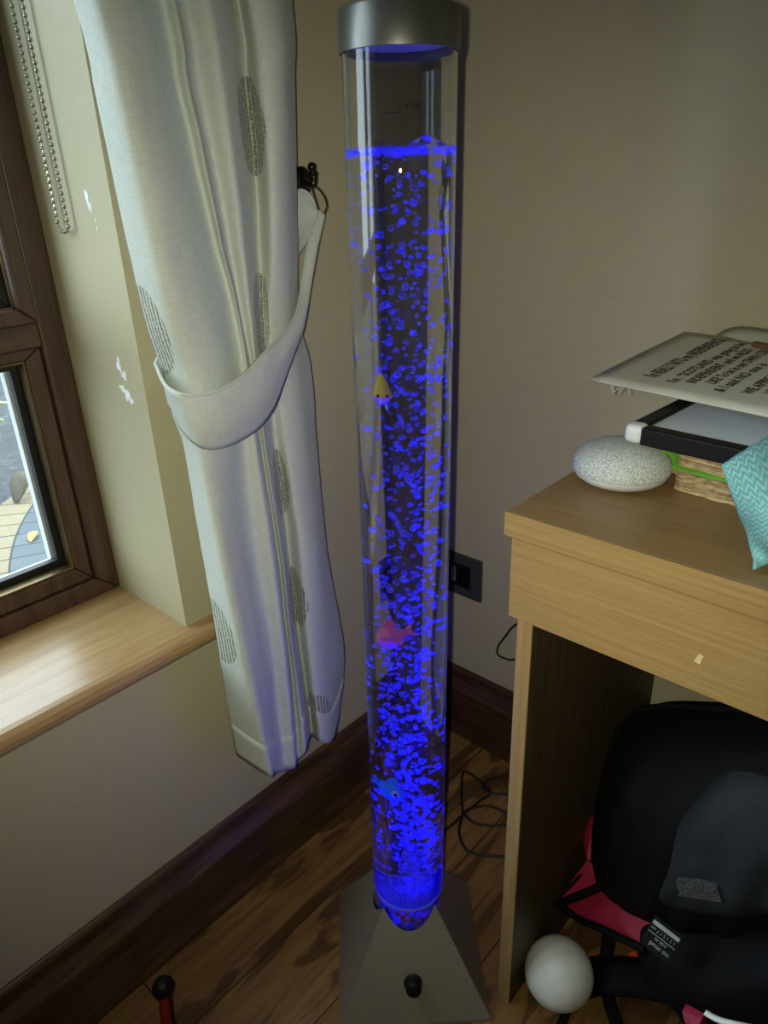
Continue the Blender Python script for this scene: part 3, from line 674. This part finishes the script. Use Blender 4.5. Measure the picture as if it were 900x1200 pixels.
prism(bm, [(c.x-.003, DYF+.0046, c.z-.004), (c.x+.002, DYF+.0046, c.z-.005), (c.x+.004, DYF+.0046, c.z+.004), (c.x, DYF+.0046, c.z+.005)], (0, .0008, 0)); newobj('scuff_mark', bm, plain('pale_scuff', (196, 172, 128), .6), desk)

# ------------------------------------------------------------------ on the desk
t = NT('grey_speaker_fabric'); v = t.coord(); vo = t.n('TexVoronoi'); vo.inputs['Scale'].default_value = 700; t.l(v, vo.inputs[0])
t.l(t.ramp(vo.outputs['Distance'], [(.2, lin((206, 212, 204))), (.75, lin((146, 152, 148)))]), t.b.inputs['Base Color']); t.setb(Roughness=.9); t.bump(vo.outputs['Distance'], .3, .0006)
sp = at(729, 540, 2, DH+.021); spk = empty('smart_speaker', (sp.x, sp.y, DH), 'round pebble-shaped smart speaker with grey fabric top on the desk corner', 'speaker')
Mt = Matrix.Translation((sp.x, sp.y, DH))
bm = bmesh.new(); lathe(bm, [(0, .042)]+[(.049*math.cos(a)**.75 if a < 1.57 else 0, .0165+.0255*math.sin(a)) for a in [R(x) for x in range(88, -1, -4)]]+[(.0488, .0145), (.048, .0135)], 72, Mt); newobj('fabric_dome', bm, t.m, spk, True)
bm = bmesh.new(); lathe(bm, [(.0481, .0137), (.0478, .0125), (.045, .0075), (.039, .003), (.03, .0006), (0, 0)], 72, Mt); newobj('base_shell', bm, M['white'], spk, True)
# books
t = NT('aged_pages'); f = t.noise(t.coord('Object', (4, 4, 900)), 1, 2); f2 = t.noise(t.coord(), 160, 3)
t.l(t.ramp(t.math('MULTIPLY_ADD', f2, .3, t.math('MULTIPLY', f, .7)), [(.36, lin((104, 82, 54))), (.5, lin((168, 142, 100))), (.62, lin((196, 174, 134)))]), t.b.inputs['Base Color']); t.setb(Roughness=.9); t.bump(f, .8, .002)
M['pages'] = t.m
def pages(name, cx, cy, w, d, z0, z1, rz, root, seed, jag=.002):
    bm = bmesh.new(); rnd = random.Random(seed); n = 16; P = []
    layers = 9; prevv = None
    for L_ in range(layers+1):
        z = z0+(z1-z0)*L_/layers; ring_ = []
        for (ax, ay, bx, by) in ((0, 0, 1, 0), (1, 0, 1, 1), (1, 1, 0, 1), (0, 1, 0, 0)):
            for k in range(n):
                f = k/n; x = (ax+(bx-ax)*f)*w; y = (ay+(by-ay)*f)*d; q = rnd.uniform(-jag, jag)
                if ay == by: y += q
                else: x += q
                cr = .006; 
                if x < cr and y < cr: x += .003; y += .003
                c_, s_ = math.cos(rz), math.sin(rz); ring_.append((cx+x*c_-y*s_, cy+x*s_+y*c_, z))
        P.append(ring_)
    V = grid(bm, P, close=True); bm.faces.new(V[0][::-1]); bm.faces.new(V[-1])
    return newobj(name, bm, M['pages'], root)
rz = R(-4)
b0 = at(785, 571, 2, DH+.002)
bk = empty('book', b0, 'tattered coverless old book with browned pages, lowest in the desk pile', 'book', 'old books in the desk pile'); pages('page_block', b0.x, b0.y, .13, .19, DH+.0005, DH+.0165, rz, bk, 3, .0012)
bm = bmesh.new(); rw = []
pages('torn_cover', b0.x-.006, b0.y+.001, .13, .19, DH+.017, DH+.0215, rz, bk, 8, .0025)
b1 = at(779, 545, 2, DH+.0225)
b2 = empty('book', b1, 'old paperback with bright green cover lying on the tattered book', 'book', 'old books in the desk pile')
z1 = DH+.0222; z2 = DH+.0455
grn = plain('green_cover', (92, 150, 40), .5, 0, .2, 90)
pages('page_block', b1.x+.008, b1.y+.002, .125, .185, z1+.002, z2-.0015, rz, b2, 5, .0008)
bm = bmesh.new(); P = []
for a, z in ((.128, z1), (.06, z1), (.01, z1), (.002, z1+.002), (-.002, z1+.008), (-.003, z1+.015), (.0, z2-.003), (.006, z2), (.06, z2), (.128, z2)):
    P.append(Vector((b1.x+a*math.cos(rz), b1.y+a*math.sin(rz), z)))
P = spline(P, 4); dv = Vector((-math.sin(rz), math.cos(rz), 0))
rows_ = [[p+dv*(s*.0476*1-.002+.0012*noise.noise(Vector((i*.5, s, 2)))) for s in range(5)] for i, p in enumerate(P)]
grid(bm, rows_); o = newobj('green_cover', bm, grn, b2, True); so = o.modifiers.new('s', 'SOLIDIFY'); so.thickness = .0014; so.offset = 1
# whiteboard
zb = DH+.0475
k0 = at(733, 497, 2, zb+.018); kf = at(900, 533, 2, zb+.018); kx = (kf-k0); kx.z = 0; kx.normalize(); ky = Vector((-kx.y, kx.x, 0))
wb = empty('whiteboard', (k0.x, k0.y, zb), 'small whiteboard with black frame and white corner caps lying flat on books', 'whiteboard')
def bx(name, x0, y0, x1, y1, za, zc, mat, bev):
    bm = bmesh.new(); box(bm, (x0, y0, za), (x1, y1, zc)); bmesh.ops.transform(bm, matrix=frame_m((k0.x, k0.y, 0), kx, ky), verts=bm.verts); return newobj(name, bm, mat, wb, bevel=bev)
LW, LD = .42, .28
bx('writing_surface', .006, .006, LW-.006, LD-.006, zb+.007, zb+.0135, plain('white_enamel', (200, 210, 222), .25, 0, .03, 8), 0)
bx('frame_rail', .016, 0, LW-.016, .0155, zb, zb+.0175, M['black'], .002); bx('frame_rail', .016, LD-.0155, LW-.016, LD, zb, zb+.0175, M['black'], .002)
bx('frame_rail', 0, .016, .0155, LD-.016, zb, zb+.0175, M['black'], .002); bx('frame_rail', LW-.0155, .016, LW, LD-.016, zb, zb+.0175, M['black'], .002)
for x, y in ((0, 0), (LW-.018, 0), (0, LD-.018), (LW-.018, LD-.018)): bx('corner_cap', x-.0012, y-.0012, x+.0182, y+.0182, zb-.0002, zb+.0187, M['white'], .006)
# lettered card sheets
zs = zb+.0195
s0, s1, s2 = at(690, 445, 2, zs+.006), at(803, 388, 1, -.014), at(900, 489, 2, zs+.006)
ex = (s2-s0).normalized(); ey = (s1-s0); LYs = ey.length; ey.normalize(); en = ex.cross(ey).normalized(); print('sheet', s0, s1, s2, LYs, ex.dot(ey), DH)
card = plain('aged_white_card', (196, 196, 180), .7, 0, .04, 12); ink = plain('black_marker_ink', (44, 36, 30), .7)
cardo = empty('lettered_card', s0, 'large off-white card with handwritten black lettering on top of the desk pile', 'card')
bm = bmesh.new(); NX, NY = 20, 10; WS = .40
SP = lambda x, y, dz=0: s0+ex*x+ey*y+en*(.0008*math.sin(x*9)+.0012*math.sin(y*12+1)+dz)
grid(bm, [[SP(WS*i/NX, LYs*j/NY) for j in range(NY+1)] for i in range(NX+1)])
o = newobj('card_sheet', bm, card, cardo, True); so = o.modifiers.new('s', 'SOLIDIFY'); so.thickness = .0022
def write(s, x, y, size, wd):
    q = text('lettering', s, size, ink, Matrix.Identity(4), cardo, .0001, bold=.022); xs_ = [v.co.x for v in q.data.vertices]; k = wd/max(xs_)
    for v in q.data.vertices:
        bx_, by_ = v.co.x*k, v.co.y; X, Y = x-by_, y+bx_
        n_ = .0006*noise.noise(Vector((X*300, Y*300, 0))); v.co = SP(X+n_, Y, .0009+v.co.z)
write("I'm REALLY INTO my iNDEPENDENCE,", .062, .034, .022, LYs*.76)
body = ["I'm . \"SCOTLAND was going to be", "INDEPENDENT and we ALSO", "LIKE To be in our OWN COUNTRY", "& I said NO one is", "WE APPRECIATE that you", "LOVE THEM ALL the SAME", "TOO and LIVE here"]
for i, s in enumerate(body): write(s, .088+i*.0175+(.008 if i > 3 else 0), .030+.008*(i % 3), .0165, .235*LYs/.31-.025*(i % 2)-(.03 if i > 2 else 0))
bm = bmesh.new(); rnd = random.Random(2)
for k in range(6):
    p = SP(.028+.004*k, .004, -.002); tube(bm, [p, p+Vector((rnd.uniform(-.004, .004), -.004, -.004)), p+Vector((rnd.uniform(-.008, .008), -.01, rnd.uniform(-.01, -.004)))], .0004, 5)
newobj('frayed_edge', bm, M['white'], cardo)
# second sheet behind
top = spline([at(838, 393, 1, -.008), at(850, 386, 1, -.007), at(865, 382.5, 1, -.006), (at(882, 383, 1, -.006)), at(900, 385.5, 1, -.006), at(930, 389, 1, -.006), at(965, 393, 1, -.006)], 4)
bm = bmesh.new(); rws = []
for i in range(10):
    f = i/9; rws.append([p.lerp(SP(.06+.3*j/(len(top)-1), LYs-.10, -.006), f)+Vector((0, 0, -.012*math.sin(math.pi*f)*(1-f))) for j, p in enumerate(top)])
grid(bm, rws); o = newobj('paper_sheet', bm, card, smooth=True); so = o.modifiers.new('s', 'SOLIDIFY'); so.thickness = .0006
tag(o, 'thin off-white paper sheet curling up behind the lettered card', 'paper')
def onplane(px, py, off=0):
    d = CF+CR*((px-450)/FPX)-CU*((py-600)/FPX); return CAM+d*((s0+en*off-CAM).dot(en)/d.dot(en))
q0, q1 = onplane(882, 403, .006), onplane(935, 413, .006); dq = (q1-q0).normalized()
bm = bmesh.new(); box(bm, (0, -.004, -.003), ((q1-q0).length, .004, .003)); bmesh.ops.transform(bm, matrix=frame_m(q0, dq, en.cross(dq)), verts=bm.verts)
o = newobj('wooden_stick', bm, plain('brown_wood_piece', (106, 78, 44), .6, 0, .2, 60), bevel=.0015)
tag(o, 'short brown wooden stick lying on the lettered card', 'stick')
# teal cloth
t = NT('teal_woven_cloth'); uv = t.n('TexCoord').outputs['UV']; sx = t.n('SeparateXYZ'); t.l(uv, sx.inputs[0])
zz = t.math('PINGPONG', t.math('MULTIPLY', sx.outputs[0], 1), .006); st = t.math('SINE', t.math('MULTIPLY', t.math('ADD', sx.outputs[1], zz), 900))
f = t.math('MULTIPLY_ADD', t.noise(uv, 300, 3), 1.2, t.math('MULTIPLY', st, .22))
t.l(t.ramp(f, [(.3, lin((84, 142, 142))), (.62, lin((108, 160, 156))), (.95, lin((146, 184, 178)))]), t.b.inputs['Base Color']); t.setb(Roughness=.9); t.bump(f, .4, .001)
A = [at(845, 545, 2, DH+.068), at(868, 530, 2, DH+.078), at(900, 511, 2, DH+.085), at(960, 480, 2, DH+.09)]
B = [at(860, 590, 2, DH+.045), at(890, 590, 2, DH+.06), at(930, 590, 2, DH+.066), at(990, 590, 2, DH+.07)]
C_ = [at(873, 622, 2, DH+.02), at(895, 630, 2, DH+.035), at(935, 640, 2, DH+.04), at(1010, 650, 2, DH+.045)]
D = [at(885, 667, 2, DH+.005), at(912, 662, 2, DH+.006), at(955, 690, 2, DH+.01), at(1030, 720, 2, DH+.012)]
cols = [spline([q[i] for q in (A, B, C_, D)], 8) for i in range(4)]
rws = [spline([c[k] for c in cols], 6) for k in range(len(cols[0]))]
for i, r in enumerate(rws):
    for j, q in enumerate(r): q.z += .0022*noise.noise(Vector((i*.2, j*.3, 5)))
bm = bmesh.new(); grid(bm, rws, lambda i, j: (j*.006, i*.006)); o = newobj('cloth', bm, t.m, smooth=True); so = o.modifiers.new('s', 'SOLIDIFY'); so.thickness = .004; so.offset = -1
tag(o, 'teal and white woven cloth draped over the pile onto the desk top', 'cloth')

# ------------------------------------------------------------------ floor things
# white ball
t = NT('white_ball_shell'); f = t.noise(t.coord(), 25, 4); t.l(t.ramp(f, [(.3, lin((208, 210, 202))), (.7, lin((232, 234, 228)))]), t.b.inputs['Base Color']); t.setb(Roughness=.45, Subsurface_Weight=.1)
rb = .0465; bc = at(655, 1140, 2, rb)
bo_ = empty('ball', (bc.x, bc.y, 0), 'smooth white ball on the floor inside the desk leg', 'ball')
bm = bmesh.new(); ball(bm, bc, rb, 48, 32); newobj('ball_shell', bm, t.m, bo_, True)
d = (CR*.93+TOC*.35).normalized(); q = d.to_track_quat('Z', 'Y').to_matrix().to_4x4()
bm = bmesh.new(); tube(bm, [bc+d*rb*.985+(q @ Vector((math.cos(a)*.006, math.sin(a)*.009, 0))) for a in [2*math.pi*k/24 for k in range(24)]], .0008, 6, True); newobj('plug_ring', bm, M['chainm'], bo_, True)
# backpack under the desk
t = NT('black_nylon'); f = t.noise(t.coord(), 500, 2); t.l(t.ramp(f, [(.3, lin((8, 8, 9))), (.7, lin((16, 16, 18)))]), t.b.inputs['Base Color']); t.setb(Roughness=.7, Specular_IOR_Level=.15); t.bump(f, .3, .0006); M['nylon'] = t.m
t = NT('charcoal_nylon'); f = t.noise(t.coord(), 500, 2); t.l(t.ramp(f, [(.3, lin((33, 36, 40))), (.7, lin((45, 49, 53)))]), t.b.inputs['Base Color']); t.setb(Roughness=.7, Specular_IOR_Level=.2); t.bump(f, .3, .0006); M['charcoal'] = t.m
t = NT('pink_nylon'); f = t.noise(t.coord(), 300, 2); t.l(t.ramp(f, [(.3, lin((140, 20, 50))), (.7, lin((168, 30, 64)))]), t.b.inputs['Base Color']); t.setb(Roughness=.6); t.bump(f, .2, .0006); M['pink'] = t.m
def outline_bag(name, px, depthy, thick, mat, parent, seed=0, lump=.012, fold=0):
    """pillow-shaped fabric body: outline traced at its own distance, swelling to its real thickness"""
    P = spline([Vector((*at(a, b, 1, depthy),)) for a, b in px], 6, True)
    c = sum(P, Vector())/len(P); rws = []; K = 14
    for side in (1, -1):
        for k in range(K+1) if side == 1 else range(K-1, -1, -1):
            f = k/K; prof_ = math.sqrt(max(0, 1-f**2.6)) if True else 0; r = []
            ff = 1-f if False else f
            for p in P:
                q = c.lerp(p, max(.001, ff)); w = thick*prof_*(1 if side == 1 else .5)
                q = q+Vector((0, -side*w, 0)); n_ = noise.noise(q*9+Vector((seed, 0, 0)))*lump*(1-f**4)+fold*abs(noise.noise(Vector((q.x*22, q.z*9, seed))))*(1-f**3)
                q.y -= side*n_; r.append(q)
            rws.append(r)
    bm = bmesh.new(); V = grid(bm, rws, close=True); bm.faces.new(V[0]); bm.faces.new(V[-1])
    return newobj(name, bm, mat, parent, True), P, c
bp = empty('backpack', at(800, 1085, 2, .2), 'big soft black backpack pushed under the desk', 'backpack')
OUT = [(750, 830), (730, 850), (716, 890), (708, 935), (706, 975), (714, 1010), (732, 1034), (765, 1048), (830, 1060), (900, 1066), (985, 1075), (1040, 1010), (1050, 920), (1010, 850), (920, 832), (830, 826), (785, 824)]
body_, P, c = outline_bag('bag_body', OUT, -.17, .13, M['nylon'], bp, 1, .012, .012)
bm = bmesh.new(); tube(bm, [p+Vector((0, -.008, 0)) for p in P], .0045, 8, True); newobj('edge_piping', bm, M['nylon'], bp, True)
# charcoal pocket
OP = [(850, 905), (812, 935), (785, 965), (768, 1005), (752, 1040), (790, 1056), (850, 1064), (910, 1064), (960, 1040), (960, 960), (910, 915)]
outline_bag('front_pocket', OP, -.27, .045, M['charcoal'], bp, 4, .006, .016)
t = NT('black_mesh_patch'); v = t.coord(); vo = t.n('TexVoronoi'); vo.inputs['Scale'].default_value = 420; t.l(v, vo.inputs[0])
t.l(t.ramp(vo.outputs['Distance'], [(.25, lin((12, 12, 13))), (.6, lin((80, 80, 82)))]), t.b.inputs['Base Color']); t.setb(Roughness=.6)
mp_ = [at(a, b, 1, -.322) for a, b in ((792, 1032), (818, 1034), (840, 1040), (846, 1058), (820, 1054), (795, 1050))]
bm = bmesh.new(); prism(bm, mp_, (0, .006, 0)); newobj('mesh_patch', bm, t.m, bp)
# pink bag beneath
pb = empty('pink_bag', at(720, 1120, 2, 0), 'pink bag with black binding and black straps lying under the backpack', 'bag')
YB = -.285
T1 = at(652, 1056, 1, -.30)
def panel(name, px, mat, dep=.03):
    pts = [at(a, b, 1, y) for a, b, y in px]; c = sum(pts, Vector())/len(pts); P = []
    bm = bmesh.new(); n = len(pts); fr_ = []; N_ = 8
    edge = []
    for i in range(n):
        for k in range(6): edge.append(pts[i].lerp(pts[(i+1) % n], k/6))
    rws = [[c.lerp(e, f)+Vector((0, -.012*(1-f*f)+.003*noise.noise(c.lerp(e, f)*60), 0)) for e in edge] for f in (.001, .25, .5, .75, .92, 1)]
    rws.append([e+Vector((0, dep, 0)) for e in edge]); V = grid(bm, rws, close=True); bm.faces.new(V[-1]); return newobj(name, bm, mat, pb, True)
panel('pink_panel', [(681, 966, -.2), (696, 955, -.2), (708, 1000, -.22), (722, 1035, -.25), (655, 1053, -.28), (697, 1001, -.23)], M['pink'])
panel('pink_panel', [(655, 1064, -.29), (726, 1033, -.26), (785, 1060, -.27), (770, 1085, -.29), (755, 1110, -.31), (706, 1086, -.3)], M['pink'])
def strip(name, px, r, mat=None, n=8, flat=1, parent=None):
    pts = spline([at(*p) if len(p) == 4 else at(p[0], p[1], 1, p[2]) for p in px], 8); bm = bmesh.new(); tube(bm, pts, r, n); return newobj(name, bm, mat or M['nylon'], parent or pb, True)
strip('binding', [(652, 1060, -.292), (680, 1049, -.285), (722, 1031, -.262)], .006)
strip('binding', [(652, 1058, -.292), (680, 1078, -.3), (706, 1089, -.31), (756, 1113, -.32)], .005)
strip('binding', [(682, 966, -.198), (698, 1001, -.232), (655, 1052, -.283)], .0025)
# black lower body with its label, straps
ob_, _, _ = outline_bag('black_base', [(752, 1070), (780, 1066), (860, 1080), (960, 1080), (1030, 1120), (1010, 1230), (900, 1225), (830, 1190), (795, 1150), (765, 1125), (755, 1105)], -.27, .07, M['nylon'], pb, 9, .01, .01)
def ribbon(name, px, w, mat, parent, th=.002):
    """flat webbing: centre line (px, py, plane axis, plane value), width w across"""
    pts = spline([at(*p) for p in px], 8); bm = bmesh.new(); rws = []
    for i, p in enumerate(pts):
        d = (pts[min(i+1, len(pts)-1)]-pts[max(i-1, 0)]).normalized(); n_ = (CAM-p).normalized()*.6+Vector((0, 0, .6)); s = d.cross(n_).normalized(); rws.append([p-s*w, p-s*w*.3+n_*.001, p+s*w*.3+n_*.001, p+s*w])
    grid(bm, rws); o = newobj(name, bm, mat, parent, True); so = o.modifiers.new('s', 'SOLIDIFY'); so.thickness = th; return o
ribbon('shoulder_strap', [(690, 1142, 2, .03), (715, 1142, 2, .05), (750, 1145, 2, .06), (790, 1155, 2, .06), (830, 1180, 2, .05), (870, 1215, 2, .03)], .024, M['nylon'], pb, .008)
ribbon('webbing_strap', [(714, 1085, 2, .08), (712, 1110, 2, .05), (708, 1135, 2, .03), (712, 1165, 2, .012), (722, 1200, 2, .006), (728, 1230, 2, .004)], .009, M['nylon'], pb)
ribbon('webbing_strap', [(712, 1160, 2, .02), (690, 1165, 2, .012), (670, 1177, 2, .008), (660, 1195, 2, .005), (655, 1215, 2, .004)], .006, M['nylon'], pb)
bm = bmesh.new(); prism(bm, [at(a, b, 2, .03) for a, b in ((737, 1117), (746, 1117), (746, 1131), (737, 1131))], (0, 0, .003)); newobj('orange_loop', bm, plain('orange_webbing', (235, 80, 30), .6), pb)
bm = bmesh.new(); prism(bm, [at(a, b, 2, .028) for a, b in ((749, 1122), (761, 1126), (761, 1134), (749, 1131))], (0, 0, .003)); newobj('brown_tab', bm, plain('brown_webbing', (130, 70, 50), .6), pb)
ribbon('reflective_strip', [(826, 1186, 1, -.372), (840, 1194, 1, -.374), (856, 1199, 1, -.374), (890, 1206, 1, -.374), (940, 1214, 1, -.372)], .0035, plain('reflective_silver', (240, 240, 225), .3, 0, .03), pb, .001)
panel('pink_panel', [(800, 1184, -.36), (822, 1196, -.36), (830, 1225, -.36), (806, 1212, -.36)], M['pink'], .01)
# printed care label
lc = at(775, 1101, 1, -.352); lx = (at(790, 1113, 1, -.352)-at(763, 1092, 1, -.352)).normalized(); nl = (CAM-lc).normalized(); nl = (nl-lx*nl.dot(lx)).normalized()
lb = frame_m(lc, -lx, nl.cross(-lx)) @ Matrix.Scale(.85, 4)
def lbox(name, x0, y0, x1, y1, z, mat, th=.0006):
    bm = bmesh.new(); box(bm, (x0, y0, z-th), (x1, y1, z)); bmesh.ops.transform(bm, matrix=lb, verts=bm.verts); return newobj(name, bm, mat, lab)
lab = boxo('printed_label', (0, 0, 0), (.001, .001, .001), M['nylon'], pb); me_ = lab.data; me_.clear_geometry()
bm = bmesh.new(); box(bm, (-.021, -.021, -.0025), (.021, .021, -.0012)); bmesh.ops.transform(bm, matrix=lb, verts=bm.verts); bm.to_mesh(me_); bm.free()
lab['label'] = 'black label printed in grey'
grp = plain('grey_print', (150, 156, 156), .6, 0, .1)
for nm, a in (('grey_bar', (-.019, -.016, .019, -.0105)), ('ruled_line', (-.019, -.0005, .019, .0004))):
    o = lbox(nm, *a, -.001, grp)
for s, x, y, sz in (('1 2 1 5 1 7 cm', -.017, -.0075, .006), ('AGE 46', -.010, .0025, .0055), ('no mud', -.017, .010, .009)):
    o = text('printed_text', s, sz, grp, lb @ Matrix.Translation((x, y, -.001)), lab)
# red rod with black knob, bottom left
rp = at(191, 1157, 2, .13)
rod = empty('toy_rod', (rp.x+.012, rp.y-.02, 0), 'red rod with black ball knob standing on the floor below the window', 'toy')
bm = bmesh.new(); ball(bm, rp, .0135, 32, 20); newobj('knob', bm, M['black'], rod, True)
bm = bmesh.new(); bs = Vector((rp.x+.012, rp.y-.02, 0)); tube(bm, [bs, rp], lambda u: .0085-.002*u, 20); newobj('rod', bm, plain('dark_red_plastic', (130, 22, 22), .5), rod, True)
bm = bmesh.new(); tube(bm, [bs+HR*.011, rp+HR*.008], .0018, 8); newobj('black_wire', bm, M['rubber'], rod, True)
bm = bmesh.new(); lathe(bm, [(0, .012), (.02, .012), (.035, .006), (.037, 0), (0, 0)], 40, Matrix.Translation(bs)); newobj('foot', bm, M['black'], rod, True)

# ------------------------------------------------------------------ lights
w = bpy.data.worlds.new('overcast'); sc.world = w; w.use_nodes = True
bg = w.node_tree.nodes['Background']; bg.inputs[0].default_value = (.72, .87, 1.0, 1); bg.inputs[1].default_value = 7.2
pd = bpy.data.lights.new('window_portal', 'AREA'); pd.shape = 'RECTANGLE'; pd.size = 1.45; pd.size_y = 1.65; pd.cycles.is_portal = True
po = bpy.data.objects.new('window_portal', pd); COL.objects.link(po); po.location = (-.24, (YR+WY2)/2, (SZ+WZ2)/2)
po.matrix_world = frame_m((-.26, (YR+WY2)/2, (SZ+WZ2)/2), (0, 1, 0), (0, 0, 1)) if False else Matrix.Translation((-.26, (YR+WY2)/2, (SZ+WZ2)/2)) @ Matrix.Rotation(R(-90), 4, 'Y')
fd = bpy.data.lights.new('phone_flash', 'SPOT'); fd.energy = 18.2; fd.spot_size = R(100); fd.spot_blend = 1.0; fd.shadow_soft_size = .0035; fd.color = (1, .98, .78)
fo_ = bpy.data.objects.new('phone_flash', fd); COL.objects.link(fo_); fo_.matrix_world = Matrix.Translation(-CR*.016+CU*.004-CF*.0) @ cam.matrix_world
# blue lamp in the foot of the tube; the tube pipes the light upwards, so it falls off linearly
ld = bpy.data.lights.new('blue_led', 'SPOT'); ld.spot_size = R(50); ld.spot_blend = .5; ld.shadow_soft_size = .004; ld.color = (.0012, .0006, 1); ld.energy = 1.2; ld.use_nodes = True
lt = ld.node_tree; fa = lt.nodes.new('ShaderNodeLightFalloff'); fa.inputs['Strength'].default_value = 560
em = [n for n in lt.nodes if n.type == 'EMISSION'][0]; em.inputs[0].default_value = (1, 1, 1, 1); lt.links.new(fa.outputs['Constant'], em.inputs['Strength'])
bd = bpy.data.lights.new('base_led', 'POINT'); bd.color = (.002, .001, 1); bd.energy = 2.5; bd.shadow_soft_size = .006
bo2 = bpy.data.objects.new('base_led', bd); COL.objects.link(bo2); bo2.location = axisz(ZB-.006)
wd_ = bpy.data.lights.new('water_fill', 'POINT'); wd_.color = (.0012, .0006, 1); wd_.energy = .8; wd_.shadow_soft_size = .004  # fill light added in the water to brighten the plate and lower bubbles
wo_ = bpy.data.objects.new('water_fill', wd_); COL.objects.link(wo_); wo_.location = axisz(ZB+.03)
for k in range(5):      # a ring of LEDs round the foot and one in the middle
    a = 2*math.pi*k/4+.4; rr_ = .034 if k < 4 else 0
    lo = bpy.data.objects.new('blue_led', ld); COL.objects.link(lo); lo.matrix_world = LEAN @ Matrix.Translation((rr_*math.cos(a), rr_*math.sin(a), ZB+.007)) @ Matrix.Rotation(math.pi, 4, 'X')

# ------------------------------------------------------------------ render look
sc.view_settings.view_transform = 'Standard'; sc.view_settings.look = 'None'; sc.view_settings.gamma = 1; sc.view_settings.use_curve_mapping = False
sc.view_settings.exposure = 0
cy = sc.cycles; cy.max_bounces = 20; cy.transmission_bounces = 18; cy.transparent_max_bounces = 24; cy.glossy_bounces = 8; cy.diffuse_bounces = 5
cy.caustics_refractive = True; cy.caustics_reflective = False; cy.sample_clamp_indirect = 1.6; cy.blur_glossy = .5
